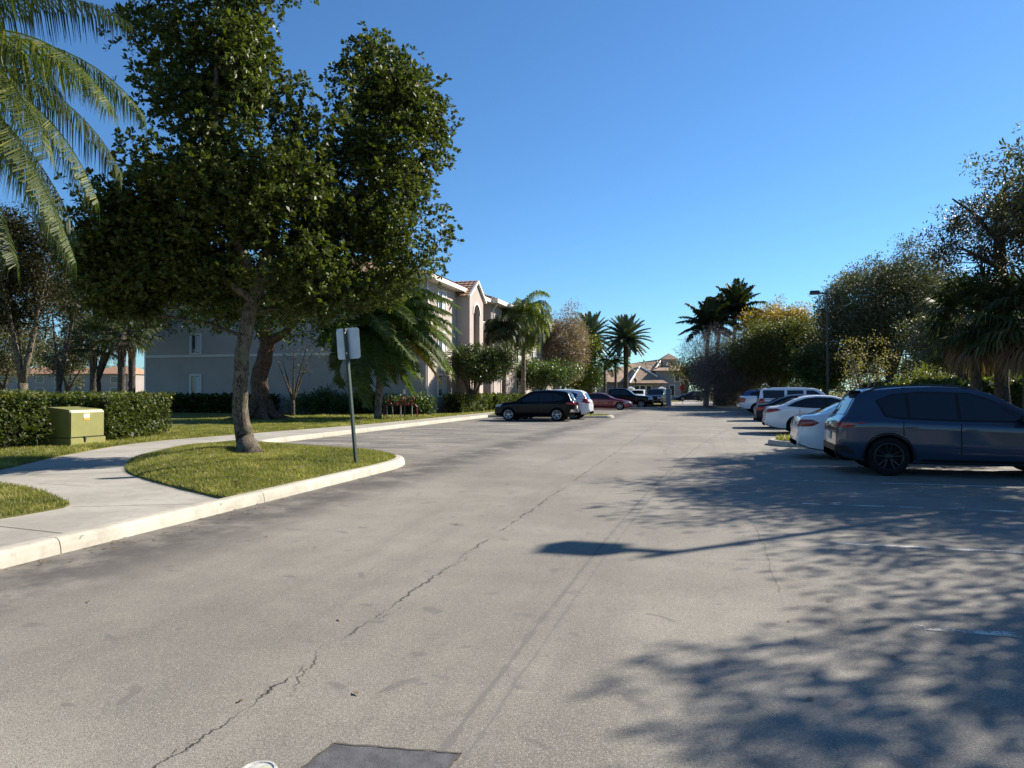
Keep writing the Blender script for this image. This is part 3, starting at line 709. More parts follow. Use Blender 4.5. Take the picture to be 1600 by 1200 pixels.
# queen palm in the top left corner, trunk outside the frame
b = W(-150, 10.8, .14); cz = 6.75
root = empty('queen_palm', b, 0, 'big palm at the left edge with long drooping feathery fronds hanging into the sky', 'palm')
palm_trunk(root, [(0, 0, -.1), (.05, .05, 3), (0, 0, cz)], [.2, .15, .13])
R_ = Vector((CT, ST, 0)); A_ = Vector((-ST, CT, 0))      # picture right, picture away
azr = math.atan2(R_.y, R_.x)
spec = [(3.7, azr + .10, .95, .42, .35), (3.5, azr - .30, .75, .46, .3), (3.9, azr - .12, .30, .50, .75), (3.7, azr + .35, .45, .55, .5), (3.9, azr - .35, .0, .55, .8), (3.8, azr + .15, -.15, .55, .65), (4.0, azr - .1, -.45, .45, .6),
        (4.0, azr + .4, -.6, .45, .5), (3.9, azr - .5, -.7, .4, .7), (3.6, azr + .7, .2, .6, .4), (3.6, azr - .8, .3, .6, .5), (3.8, azr + .0, -.95, .3, .5), (3.5, azr + .6, .9, .5, .3), (3.4, azr - .7, 1.0, .5, .3), (3.7, azr + .9, -.4, .5, .4),
        (3.5, azr + 1.5, .7, .5, .5), (3.5, azr + 2.4, .8, .5, .5), (3.5, azr + 3.1, .5, .5, .5), (3.5, azr - 1.4, .6, .5, .5), (3.5, azr - 2.2, .7, .5, .5), (3.2, azr + 3.6, .0, .5, .5), (3.4, azr - 1.2, -.3, .6, .6)]
for i, (l, az, el, dr, tn) in enumerate(spec):
    frond_mesh(l, az, el, dr, 125, .95, .022, 100 + i, hang=3.4, fwd=.5, vshape=-.45, wind=(R_.x * .03, R_.y * .03), parent=root, origin=(0, 0, cz), tint0=tn, rach=.022, mat='frond_queen')
# wind-blown queen palm before the apartment wall
def queen(name, px, D, ytop, n, L_, seed, label, wind=(0, 0), base_lean=(0, 0), group=None, ll=.8, lw=.05, npair=48, el0=(-.2, 1.2), yellow=(), mat='frond', cscale=1.0, droop=.5, trunk='palm_bark', tr=(.2, .14), hang=1.2):
    b = W(px, D, .14); cz = H(ytop, D) - .14
    root = empty(name, b, 0, label, 'palm', group); c = Vector((base_lean[0], base_lean[1], cz))
    palm_trunk(root, [(0, 0, -.1), (c.x * .4, c.y * .4, cz * .5), tuple(c)], [tr[0], (tr[0] + tr[1]) / 2, tr[1]], mat=trunk)
    rg = random.Random(seed)
    for i in range(n):
        az = i * 2.399 + rg.uniform(-.3, .3); f = (i + .5) / n; el = el0[1] + (el0[0] - el0[1]) * f ** .9
        m = 'frond_yellow' if i in yellow else mat
        frond_mesh(L_ * rg.uniform(.85, 1.1), az, el, droop * rg.uniform(.8, 1.2), npair, ll, lw, seed * 50 + i, hang=hang, fwd=.4, wind=wind, parent=root, origin=tuple(c), tint0=rg.uniform(.25, .6), rach=.025, mat=m)
    return root
wnd = (R_.x * .34, R_.y * .34)
queen('queen_palm', 590, 37.5, 512, 42, 4.6, 7, 'palm with wind-blown fronds and one yellowing frond in front of the shaded apartment wall', wind=wnd, base_lean=(R_.x * .3, R_.y * .3), yellow=(37,), ll=1.1, lw=.075, droop=.5, hang=1.1, el0=(-.6, 1.25), npair=110)
queen('queen_palm', 818, 62, 494, 40, 3.3, 8, 'drooping palm with a hanging yellow frond beside the apartment portico', yellow=(38, 41), ll=1.3, lw=.075, droop=1.1, hang=2.8, npair=52, el0=(-1.2, 1.35), mat='frond_light')
queen('queen_palm', 788, 57, 510, 24, 2.1, 9, 'short dark shaggy palm just left of the drooping palm', ll=1.1, lw=.10, droop=1.2, hang=2.4, npair=36, el0=(-.3, 1.0), mat='frond_dark')
for px, D, yt, s, lb in ((945, 91, 572, 21, 'small arching palm left of the date palm trunk'), (962, 90, 568, 22, 'small upright palm close behind the date palm trunk')):
    queen('small_palm', px, D, yt, 11, 3.0, s, lb, ll=.8, lw=.14, npair=22, mat='frond', droop=.5)
# date palms
def datepalm(px, D, yc, n, L_, seed, label):
    b = W(px, D, .14); cz = H(yc, D) - .14; root = empty('date_palm', b, 0, label, 'palm', 'date palms beyond the left parking row')
    palm_trunk(root, [(0, 0, -.1), (0, 0, cz * .5), (0, 0, cz)], [.34, .27, .34], mat='bark_dark')
    mb = MB(); mb.lathe([(.3, -.9), (.62, -.5), (.68, 0), (.4, .5), (.05, .7)], 12, 0, Matrix.Translation((0, 0, cz))); mb.build('crown_base', M['palm_bark'], root)
    rg = random.Random(seed)
    for i in range(n):
        az = i * 2.399; f = (i + .5) / n; el = 1.35 - 2.15 * f
        frond_mesh(L_ * rg.uniform(.92, 1.06), az, el, .10 + .05 * math.cos(el), 58, .62, .15, seed * 60 + i, hang=.12, fwd=.75, stiff=True, parent=root, origin=(0, 0, cz), tint0=rg.uniform(.2, .7), rach=.05, mat='frond_blue', vshape=.5)
datepalm(978, 90, 529, 56, 3.3, 31, 'tall date palm with round star-like crown standing alone against the sky')
datepalm(922, 95, 528, 56, 3.7, 32, 'date palm with dense crown half hidden behind the brown flowering trees')
# royal palms by the exit, right of the road
def royal(px, D, pxc, yc, n, L_, seed, label):
    b = W(px, D, .14); c = W(pxc, D, H(yc, D)) - b; root = empty('royal_palm', b, 0, label, 'palm', 'royal palms by the exit')
    palm_trunk(root, [(0, 0, -.1), tuple(c * .5), tuple(c * .85), tuple(c)], [.30, .25, .2, .15], mat='bark_pale', rings=False)
    rg = random.Random(seed)
    for i in range(n):
        az = i * 2.399; f = (i + .5) / n; el = 1.4 - 1.75 * f
        frond_mesh(L_ * rg.uniform(.9, 1.1), az, el, .24, 44, 1.0, .17, seed * 60 + i, hang=1.0, fwd=.35, parent=root, origin=tuple(c), tint0=rg.uniform(.2, .6), rach=.06, mat='frond_dark', wind=(-R_.x * .02, -R_.y * .02), vshape=.5)
royal(1103, 74, 1106, 512, 22, 3.3, 41, 'royal palm nearest the road with lower crown of the group')
royal(1142, 76, 1150, 486, 26, 3.5, 42, 'tallest royal palm with bushy dark crown above the bare trees')
royal(1118, 79, 1124, 500, 20, 3.1, 43, 'royal palm standing between the nearest and the tallest ones')
# sabal palms
def sabal(px, D, yc, n, Lp, fr, seed, label, dead=8, group=None, mat='frond_dark', tr=.2):
    b = W(px, D, .14); cz = H(yc, D) - .14; root = empty('sabal_palm', b, 0, label, 'palm', group)
    palm_trunk(root, [(0, 0, -.1), (0, 0, cz * .5), (0, 0, cz)], [tr, tr * .9, tr * 1.05], mat='bark_dark')
    rg = random.Random(seed)
    for i in range(n):
        az = i * 2.399 + rg.uniform(-.2, .2); f = (i + .5) / n; el = 1.35 - 1.75 * f
        fan_mesh(Lp * rg.uniform(.85, 1.1), az, el, fr * rg.uniform(.85, 1.1), 34, seed * 70 + i, mat, root, (0, 0, cz), .25 + .3 * f, rg.uniform(.2, .7))
    for i in range(dead):
        az = i * 2.399 + .7; fan_mesh(Lp * rg.uniform(.3, .7), az, -.6 - .5 * rg.random(), fr * .95, 18, seed * 90 + i, 'frond_dead', root, (0, 0, cz - .1), 1.2, rg.uniform(.2, .6))
    return root
sabal(1525, 21.5, 508, 40, 1.0, 1.2, 51, 'bushy fan palm with brown dead skirt behind the roof of the blue crossover', dead=30, tr=.16)
sabal(1608, 19.5, 498, 40, 1.0, 1.2, 52, 'fan palm with rusty hanging skirt at the right edge of the picture', dead=30, tr=.16)
sabal(146, 40, 535, 20, 1.1, 1.0, 53, 'leaning low fan palm in the dark group left of the apartment block', dead=4)
sabal(190, 38, 520, 20, 1.1, 1.0, 54, 'middle fan palm of the dark group left of the apartment block', dead=6)
sabal(206, 41, 515, 20, 1.1, 1.0, 55, 'fan palm nearest the left corner of the apartment block', dead=6)

# --- other trees
def simple_trunks(base, h, spread, n, r0, seed, lean=(0, 0)):
    rg = random.Random(seed); out = []
    fork = h * rg.uniform(.18, .28)
    out.append(([(0, 0, -.1), (lean[0] * .3, lean[1] * .3, fork)], [r0 * 1.25, r0]))
    for k in range(n):
        a = 6.283 * k / n + rg.uniform(-.4, .4); s = spread * rg.uniform(.5, 1)
        e = Vector((math.cos(a) * s, math.sin(a) * s, h * rg.uniform(.75, 1)))
        f = Vector((lean[0] * .3, lean[1] * .3, fork - .1)); m = f.lerp(e, .45) + Vector((0, 0, h * .03))
        out.append(([tuple(f), tuple(m), tuple(e)], [r0 * .7, r0 * .42, r0 * .1]))
    return out
def ptree(name, px, D, top, bot, wl, wr, label, seed, leaf='leaf_oak', bark='bark_dark', nclump=260, npc=28, size=None, crad=None, depth=1.0, gap=-.2, n=4, r0=.18, cat='tree', group=None, nbr=60, rough=.3, shell=.45, tx=None, extra=None, flat=.8, br0=.05, ns=None, patch=.5, lobes=4, aspect=.45):
    b = W(tx if tx is not None else px, D, .14); s = D / F; zt, zb = H(top, D) - .14, H(bot, D) - .14
    cx0 = (wl + wr) / 2; rg = random.Random(seed); L = []
    rw = (wr - wl) / 2 * s; rh = (zt - zb) / 2
    q = W(cx0, D, (zt + zb) / 2) - Vector((b.x, b.y, 0))
    L.append((q.x, q.y, q.z, rw * .8, rw * .8 * depth, rh * .85))
    for k in range(lobes):
        a = 6.283 * k / lobes + rg.uniform(-.5, .5); f = rg.uniform(.45, .6)
        L.append((q.x + math.cos(a) * rw * .5, q.y + math.sin(a) * rw * .5 * depth, q.z + rg.uniform(-.35, .45) * rh, rw * f, rw * f * depth, rh * rg.uniform(.5, .6)))
    return tree(name, b, simple_trunks(b, zt * .85, rw * .7, n, r0, seed), L, label, cat, group, bark, leaf, nclump, npc, crad or rw * .16, size or max(.1, 4.0 * s), seed, nbr, shell, rough, ns or 1.6 / max(rw, 1), gap, flat, extra=extra, br0=br0, patch=patch, aspect=aspect)
# left background
ptree('thin_leaved_tree', 35, 27, 300, 560, -60, 100, 'spreading multi-stem tree with sparse reddish leaves behind the left hedge', 61, leaf='leaf_red', bark='bark_grey', nclump=800, npc=32, size=.13, crad=.5, n=4, r0=.17, gap=-.05, nbr=90)
ptree('shade_tree', 5, 60, 480, 600, -90, 70, 'dark tree mass low at the left edge behind the multi-stem tree', 60, leaf='leaf_oak', nclump=600, npc=30, size=.25, n=4, r0=.2)
ptree('shade_tree', 105, 75, 520, 602, 60, 150, 'small far dark tree seen between the slim trunks at left', 59, leaf='leaf_oak', nclump=260, npc=28, size=.3, n=4, r0=.2)
ptree('slender_tree', 92, 33, 430, 580, 55, 135, 'slim dark tree with thin bare boughs between the hedge and the far buildings', 62, leaf='leaf_red', nclump=60, npc=14, size=.14, n=4, r0=.13, gap=0, nbr=70)
ptree('shade_tree', 150, 45, 380, 560, 60, 250, 'dense dark tree filling the gap behind the fan palms', 63, leaf='leaf_oak', nclump=800, npc=34, size=.22, n=4, r0=.25)
ptree('bare_tree', 458, 41, 520, 590, 430, 520, 'slim nearly bare tree in front of the shaded apartment wall', 64, leaf='leaf_oak', nclump=40, npc=10, size=.12, n=5, r0=.10, nbr=50, gap=0)
# beside the apartment block
ptree('round_bushy_tree', 745, 49, 538, 600, 698, 808, 'low round tree with crooked stems and dense dark green crown near the portico', 65, leaf='leaf_bush', nclump=800, npc=38, size=.16, crad=.45, n=8, r0=.11, nbr=90, tx=738)
def toplit(z0): return lambda p: np.where(p[:, 2] > z0, .0, 0)
ptree('flowering_tree', 872, 78, 472, 606, 818, 928, 'brownish pink leafed tree with bare top twigs beside the drooping palm', 66, leaf='leaf_brown', nclump=1000, npc=34, size=.2, crad=.75, n=6, r0=.2, nbr=200, gap=-.25, tx=880)
ptree('yellow_green_tree', 900, 87, 528, 614, 868, 938, 'yellow green tree right of the brownish pink tree', 67, leaf='leaf_ygreen', nclump=700, npc=32, size=.28, crad=.85, n=5, r0=.15)
ptree('broad_low_tree', 838, 67, 560, 612, 790, 905, 'low spreading green tree behind the black crossover', 68, leaf='leaf_green', nclump=520, npc=32, size=.2, crad=.55, n=5, r0=.1)
ptree('broad_low_tree', 918, 95, 566, 615, 888, 948, 'low green tree behind the maroon sedan', 69, leaf='leaf_green', nclump=400, npc=30, size=.25, crad=.7, n=5, r0=.1)
# right side
ptree('bare_twiggy_tree', 1140, 68, 512, 636, 1070, 1215, 'leafless grey brown twiggy tree left of the yellow topped tree', 71, leaf='twig', bark='twig', nclump=1200, npc=28, size=.6, crad=.75, n=9, r0=.14, nbr=420, gap=-.4, br0=.05, tx=1165, aspect=.05, lobes=6)
ptree('yellow_topped_tree', 1225, 64, 500, 618, 1145, 1295, 'wide olive green tree in front of the golden crown, left of the lamp post', 72, leaf='leaf_olive', nclump=1500, npc=36, size=.2, crad=.8, n=7, r0=.22, nbr=140, tx=1210)
ptree('yellow_crowned_tree', 1225, 72, 474, 545, 1150, 1290, 'golden yellow crown rising behind the wide green tree', 73, leaf='leaf_yellow', nclump=600, npc=34, size=.24, crad=.7, n=4, r0=.2)
ptree('live_oak', 1392, 55, 398, 606, 1268, 1508, 'large rounded grey green oak behind the parked cars at right', 74, leaf='leaf_oak', nclump=2600, npc=42, size=.19, crad=.8, n=6, r0=.35, nbr=160, rough=.28, gap=-.3, lobes=6)
ptree('live_oak', 1530, 38, 462, 600, 1425, 1690, 'dark oak mass between the rounded oak and the fan palms', 75, leaf='leaf_oak', nclump=1500, npc=40, size=.15, crad=.6, n=5, r0=.3, nbr=100)
ptree('sapling', 1350, 30, 514, 606, 1300, 1402, 'small sparse sapling with pale yellow green leaves behind the blue crossover roof', 76, leaf='leaf_sapling', bark='bark_grey', nclump=120, npc=10, size=.075, crad=.2, n=9, r0=.05, nbr=120, gap=-.1, br0=.02)
ptree('shade_tree', 1128, 78, 556, 622, 1062, 1200, 'dense olive tree filling the gap between the royal palm trunks', 58, leaf='leaf_olive', nclump=900, npc=34, size=.24, crad=.8, n=5, r0=.18)
ptree('shade_tree', 1290, 58, 530, 615, 1240, 1330, 'dark tree showing between the lamp post and the yellow topped tree', 77, leaf='leaf_green', nclump=600, npc=32, size=.2, n=4, r0=.2)
ptree('low_tree', 1480, 44, 560, 612, 1420, 1540, 'low light green tree under the oaks behind the blue crossover', 78, leaf='leaf_ygreen', nclump=160, npc=20, size=.16, n=5, r0=.12)
# tall open tree whose crown shades the lot
b = Vector((*W(1566, 21.5)[:2], .14))
zc = H(360, 21) - .14
tl = [rel(1566, 760, 21.5, b), rel(1565, 600, 21.5, b), rel(1565, 430, 21.5, b), rel(1563, 350, 21.3, b), rel(1568, 300, 21, b), rel(1590, 270, 21, b)]
tl[0] = Vector((0, 0, -.1))
tree('tall_open_tree', b, [(tl, [.28, .2, .17, .14, .09, .03]), ([rel(1565, 420, 21.5, b), rel(1530, 400, 19.5, b), rel(1500, 385, 17.5, b)], [.08, .06, .02]), ([rel(1565, 380, 21.5, b), rel(1520, 330, 20.5, b), rel(1490, 310, 20, b)], [.08, .05, .02]), ([rel(1563, 330, 21.3, b), rel(1640, 280, 20.5, b), rel(1720, 230, 20, b)], [.09, .06, .02])],
     [lobe(1548, 350, 20.5, 72, 62, b, 150), lobe(1600, 345, 19.5, 80, 55, b, 120), lobe(1500, 405, 20, 45, 28, b, 60), lobe(1680, 380, 20, 110, 50, b, 110)],
     'tall open dark-leaved tree rising above the fan palms at the right edge', leaf='leaf_pine', bark='bark_dark', nclump=620, npc=28, crad=.34, size=.10, seed=81, nbr=240, gap=.0, shell=.1, rough=.35, ns=.9, flat=.55, br0=.03)
# trees outside the frame on the right that throw the shadows in the foreground
def shade_tree(x, y, zc, rx, ry, rz, seed, label, nclump=260, npc=26, gap=-.12, size=.12, r0=.2):
    b = Vector((x, y, .14))
    tree('verge_tree', b, simple_trunks(b, zc, rx * .8, 5, r0, seed), [(0, 0, zc, rx, ry, rz), (-rx * .4, ry * .3, zc - .3, rx * .6, ry * .6, rz * .7), (rx * .3, -ry * .4, zc + .2, rx * .6, ry * .6, rz * .7)], label, group='trees on the right verge', leaf='leaf_oak', bark='bark_grey', nclump=nclump, npc=npc, crad=.4, size=size, seed=seed, nbr=110, gap=gap, shell=.1, flat=.5, rough=.5, ns=.9)
EXEC = True
shade_tree(9.3, 11.3, 6.4, 2.0, 1.6, 1.2, 91, 'verge tree shading the foreground bays on the right', nclump=330, gap=-.04)
shade_tree(9.7, 14.4, 6.3, 1.7, 1.6, .9, 92, 'small sparse verge tree between two fuller ones', nclump=80, gap=0)
shade_tree(10.6, 19.3, 6.7, 3.5, 3.3, 1.5, 93, 'fuller verge tree overhanging the steel blue crossover', nclump=1300, npc=34, gap=-.25)

# ---------------------------------------------------------------- hedges and shrubs
def hedge(name, x0, x1, y0, y1, h, label, seed, size=.06, dens=900, leaf='leaf_hedge', z=.14, rnd=.1, rz=0, cat='hedge', inset=.14, group=None, stems=True, aspect=.6):
    root = empty(name, ((x0 + x1) / 2, (y0 + y1) / 2, z), rz, label, cat, group)
    lx, ly = abs(x1 - x0), abs(y1 - y0); r = np.random.RandomState(seed)
    zb = .12
    # woody core: many thin stems instead of a box face
    mb = MB(); rg = random.Random(seed)
    nst = int(max(10, min(260, lx * ly * 22)))
    for i in range(nst):
        x, y = rg.uniform(-lx / 2 + .15, lx / 2 - .15), rg.uniform(-ly / 2 + .15, ly / 2 - .15)
        pts = [(x, y, -.05), (x + rg.uniform(-.08, .08), y + rg.uniform(-.08, .08), h * .35), (x + rg.uniform(-.2, .2), y + rg.uniform(-.2, .2), h * .85)]
        mb.tube(pts, [.016, .011, .004], 4, cap=False)
    if stems: mb.build('stems', M['bark_dark'], root)
    # leaves: shell on all faces plus a filled interior
    A = [lx * ly, lx * h, lx * h, ly * h, ly * h]; tot = sum(A); n = int(tot * dens)
    f = r.choice(5, n, p=np.array(A) / tot); X = r.uniform(-lx / 2, lx / 2, n); Y = r.uniform(-ly / 2, ly / 2, n); Z = r.uniform(zb, h, n)
    dep = np.abs(r.normal(0, inset, n))
    Z = np.where(f == 0, h - dep, Z); Y = np.where(f == 1, -ly / 2 + dep, Y); Y = np.where(f == 2, ly / 2 - dep, Y); X = np.where(f == 3, -lx / 2 + dep, X); X = np.where(f == 4, lx / 2 - dep, X)
    # narrow a little at the foot, wobble
    k = 1 - rnd * np.clip((.35 - Z / h) / .35, 0, 1) ** 1.5 * 1.5
    wob = np.array([noise.noise(Vector((x * 1.6 + seed, y * 1.6, zz * 1.6))) for x, y, zz in zip(X, Y, Z)])
    X = X * k * (1 + .08 * wob); Y = Y * k * (1 + .12 * wob); Z = Z * (1 + .06 * wob)
    X = np.clip(X, -lx / 2 + .0 - .05, lx / 2 + .05)
    # round the top edges
    C = np.stack([X, Y, Z], 1)
    V, t = leafcloud(C, .05, 1, size, seed + 1, up=.2, aspect=aspect, patch=.3)
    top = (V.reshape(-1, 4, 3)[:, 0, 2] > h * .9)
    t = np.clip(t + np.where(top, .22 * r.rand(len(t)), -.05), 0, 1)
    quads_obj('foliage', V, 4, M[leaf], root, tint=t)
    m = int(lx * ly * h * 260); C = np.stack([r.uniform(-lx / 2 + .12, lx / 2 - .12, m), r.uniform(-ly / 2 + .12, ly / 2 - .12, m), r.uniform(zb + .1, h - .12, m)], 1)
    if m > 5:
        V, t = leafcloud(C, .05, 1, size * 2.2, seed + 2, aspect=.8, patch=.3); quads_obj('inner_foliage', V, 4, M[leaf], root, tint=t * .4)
    return root
def shrub(px, D, w, h, label, seed, leaf='leaf_green', size=.12, n=60, z=.14, group=None, cat='shrub', spiky=False):
    b = W(px, D, z); root = empty('shrub', b, 0, label, cat, group)
    pts = crown_points([(0, 0, h * .5, w / 2, w / 2, h * .5)], n, seed, .4, .25, 1.5, -.5)
    mb = MB(); branches(mb, [([Vector((0, 0, -.05)), Vector((0, 0, .15))], [.05, .04])], pts, min(24, n), seed, .02, n=4); mb.build('stems', M['bark_dark'], root)
    V, t = leafcloud(np.array([tuple(p) for p in pts]), w * .16, 26, size, seed, aspect=.22 if spiky else .5); quads_obj('foliage', V, 4, M[leaf], root, tint=t); return root
ha = P(85, 699, .14)
hedge('clipped_hedge', -20.3, -16.5, 13.3, 14.85, 1.42, 'clipped hedge block at the left edge, left of the green transformer box', 201, dens=440, size=.088)
hedge('clipped_hedge', -18.45, -16.85, 16.2, 20.3, 1.36, 'clipped hedge block right of the green transformer box', 202, dens=440, size=.088, rz=R(17.6))
hedge('clipped_hedge', -21.0, -17.9, 16.9, 18.1, 1.36, 'hedge section seen over the top of the green transformer box', 209, dens=340, size=.088)
yb = 41.2
hedge('clipped_hedge', -37, -27.2, 40.4, 41.6, 1.15, 'dark clipped hedge along the foot of the shaded apartment wall', 203, dens=110, size=.16, inset=.1)
shrub_specs = [(475, 40.5, 2.0, 1.15, 0), (510, 40, 2.0, 1.5, 1), (545, 40.4, 2.0, 1.15, 0), (572, 39.6, 1.8, 1.25, 1), (612, 41.8, 1.6, 1.2, 0), (640, 42, 1.6, 1.15, 0), (660, 42, 1.6, 1.2, 0)]
lbl = ['round dark shrub behind the bare tree at the apartment wall', 'spiky dark shrub left of the leaning sign post', 'glossy rounded shrub just behind the leaning sign post', 'spiky green shrub at the foot of the wind-blown palm', 'low shrub right of the wind-blown palm trunk', 'dark shrub behind the red pipe assembly', 'shrub at the sunlit corner of the apartment block']
for i, (px, D, w, h, k) in enumerate(shrub_specs): shrub(px, max(D, 41.0 / ((px - 800) / F * ST + CT)), w, h, lbl[i], 300 + i, size=.3 if k else .15, spiky=bool(k), n=70, group='shrubs along the apartment wall')
hedge('clipped_hedge', -16.4, -15.1, 43.5, 50.5, 1.2, 'sunlit clipped hedge between the lawn and the apartment front', 204, dens=160, size=.13)
hedge('clipped_hedge', -16.2, -15.0, 51.5, 62, 1.1, 'clipped hedge section farther along the apartment front', 205, dens=100, size=.16)
hedge('clipped_hedge', 11.4, 13.0, 27, 58, 1.9, 'long dark hedge behind the parked cars on the right', 206, dens=70, size=.18)
hedge('clipped_hedge', 10.6, 12.0, 14.0, 26, 1.75, 'bright speckled hedge at the right edge beyond the blue crossover', 207, dens=330, size=.085)
hedge('clipped_hedge', 1.3, 3.2, 74.5, 77, 1.7, 'dark boxy bush at the exit right of the road', 208, dens=60, size=.2)

# ---------------------------------------------------------------- apartment block
def window(root, kind, x, y, z0, w, h, n):
    """kind: outward normal 'y-' (facing camera) or 'x+'"""
    f = MB(); t = .12; g = MB(); mu = MB()
    def bx(mb, a0, a1, b0, b1, d0, d1):
        if kind == 'y-': mb.box2((x + a0, y - d1, z0 + b0), (x + a1, y - d0, z0 + b1))
        else: mb.box2((x + d0, y + a0, z0 + b0), (x + d1, y + a1, z0 + b1))
    bx(f, -w / 2 - t, -w / 2, -t, h + t, .0, .07); bx(f, w / 2, w / 2 + t, -t, h + t, .0, .07); bx(f, -w / 2, w / 2, h, h + t, .0, .068); bx(f, -w / 2, w / 2, -t, 0, .0, .072)
    bx(g, -w / 2, w / 2, 0, h, .004, .02); fr = f.build('window', M['trim'], root)
    g.build('pane', M['glass_dark'], fr)
    bx(mu, -.03, .03, 0, h, .022, .05); bx(mu, -w / 2, -w / 2 + .05, 0, h, .022, .05); bx(mu, w / 2 - .05, w / 2, 0, h, .022, .05)
    bx(mu, .05, w / 2 - .08, .05, h - .05, .021, .028); mu.build('sash', M['curtain'], fr)
BX, BY = -17.2, 42.4
apt = empty('apartment_building', (BX, BY, 0), 0, 'three storey stucco apartment block with tiled roof, gabled portico and shaded end wall', 'building')
def part(name, mb, mat, parent=apt, **k):
    o = mb.build(name, mat, None, **k); o.parent = parent; o.matrix_parent_inverse = Matrix.Translation((-BX, -BY, 0)); return o
def pw(fn):
    pass
XL = -38.8; EZ = 8.72
w_ = MB(); w_.box2((XL, BY, -.05), (BX, 49.0, EZ)); w_.box2((XL, 49.0, -.05), (-17.6, 55.4, EZ)); w_.box2((XL, 55.4, -.05), (BX + .45, 84, EZ)); part('wall', w_, M['stucco'])
w_ = MB(); w_.box2((XL - .02, BY - .045, 3.98), (BX + .045, BY, 4.15)); w_.box2((BX, BY, 3.98), (BX + .045, 49, 4.15)); part('belt_course', w_, M['trim'])
w_ = MB(); w_.box2((XL - .03, BY - .035, -.05), (XL + .13, BY, EZ)); part('corner_trim', w_, M['trim'])
# eaves, fascia and hip roof
def hip(x0, x1, y0, y1, z, rise, ov=.75, name='roof'):
    mb = MB(); X0, X1, Y0, Y1 = x0 - ov, x1 + ov, y0 - ov, y1 + ov; hw = (X1 - X0) / 2; cx = (X0 + X1) / 2
    if Y1 - Y0 > X1 - X0: r0, r1 = (cx, Y0 + hw), (cx, Y1 - hw)
    else:
        hw = (Y1 - Y0) / 2; cy = (Y0 + Y1) / 2; r0, r1 = (X0 + hw, cy), (X1 - hw, cy)
    zt = z + rise
    vs = [(X0, Y0, z), (X1, Y0, z), (X1, Y1, z), (X0, Y1, z), (r0[0], r0[1], zt), (r1[0], r1[1], zt)]
    if Y1 - Y0 > X1 - X0: fs = [(0, 1, 4), (1, 2, 5, 4), (2, 3, 5), (3, 0, 4, 5)]
    else: fs = [(0, 1, 5, 4), (1, 2, 5), (2, 3, 4, 5), (3, 0, 4)]
    mb.add(vs, fs + [(3, 2, 1, 0)]); return mb, (X0, X1, Y0, Y1)
rf, ex = hip(XL, BX, BY, 84, EZ + .34, 3.4); roof = part('roof', rf, M['roof'])
fa = MB(); X0, X1, Y0, Y1 = ex; fa.box2((X0 + .06, Y0 + .06, EZ + .003), (X1 - .06, Y1 - .06, EZ + .32)); part('fascia', fa, M['trim'])
fa = MB(); fa.box2((BX + .45 - .3, 55.4 - .6, EZ - .001), (BX + .45 + .75, 84.6, EZ + .335)); part('fascia', fa, M['trim'])
fa = MB(); fa.add([(BX + 1.2, 54.8, EZ + .34), (BX + 1.2, 84.6, EZ + .34), (BX - 6, 84.6, EZ + 2.9), (BX - 6, 58, EZ + 2.9)], [(0, 1, 2, 3)]); fa.add([(BX + 1.2, 54.8, EZ + .34), (BX - 6, 58, EZ + 2.9), (BX - 6, 54.8, EZ + .34)], [(0, 1, 2)]); part('roof', fa, M['roof'])
for k, z0 in enumerate((1.42, 4.28, 7.1)):
    for px in (306, 580):
        q = W(px, BY / ((px - 800) / F * ST + CT)); window(apt, 'y-', q.x, BY, z0, .75, 1.25, k)
for o in list(apt.children):
    if o.name.startswith('window'): o.matrix_parent_inverse = Matrix.Translation((-BX, -BY, 0))
for z0 in (1.3, 4.2, 7.0):
    for y in (45.3,): window(apt, 'x+', BX, y, z0, 1.4, 1.35, 0)
    for y in (59, 64, 70, 76): window(apt, 'x+', BX + .45, y, z0, 1.4, 1.35, 0)
for o in list(apt.children):
    if o.name.startswith('window'): o.matrix_parent_inverse = Matrix.Translation((-BX, -BY, 0))
# gabled portico with a tall arch
po = MB(); PX = BX + 1.0; py0, py1 = 48.3, 51.5; yc = (py0 + py1) / 2; ar = .72; az = 7.25
outer = [(py0, -.05), (yc - ar, -.05)] + [(yc - ar, az)] + [(yc - ar * math.cos(t), az + ar * math.sin(t)) for t in [math.pi * i / 14 for i in range(1, 14)]] + [(yc + ar, az), (yc + ar, -.05), (py1, -.05), (py1, EZ - .28), (yc, EZ + .78), (py0, EZ - .28)]
po.prism(outer, PX - .3, PX, 'x'); po.box2((-17.6, py0, -.05), (PX - .3, py0 + .3, EZ - .3)); po.box2((-17.6, py1 - .3, -.05), (PX - .3, py1, EZ - .3)); part('portico', po, M['stucco'], fixn=True)
po = MB(); ring = [(yc - (ar + .16) * math.cos(t), az + (ar + .16) * math.sin(t)) for t in [math.pi * i / 14 for i in range(15)]]; inn = [(yc - ar * math.cos(t), az + ar * math.sin(t)) for t in [math.pi * i / 14 for i in range(15)]]
vs = [(PX + .05, *p) for p in ring] + [(PX + .05, *p) for p in inn] + [(PX, *p) for p in ring]; po.add(vs, [(i, i + 1, i + 16, i + 15) for i in range(14)] + [(i, i + 1, i + 31, i + 30) for i in range(14)]); part('arch_trim', po, M['trim'], fixn=True)
po = MB()
for sg in (-1, 1):
    e = Vector((0, yc + sg * 1.95, EZ - .45)); t = Vector((0, yc, EZ + .86)); d = (t - e).normalized(); n = Vector((0, -d.z, d.y)) * (.16 if sg < 0 else -.16)
    if n.z < 0: n = -n
    a = [e, t, t + Vector((0, 0, .2)), e + n]
    po.add([(PX + .18, q.y, q.z) for q in a] + [(PX + .02, q.y, q.z) for q in a], [(0, 1, 2, 3), (7, 6, 5, 4), (0, 3, 7, 4), (0, 1, 5, 4), (3, 2, 6, 7)])
part('gable_trim', po, M['trim'], fixn=True)
po = MB()
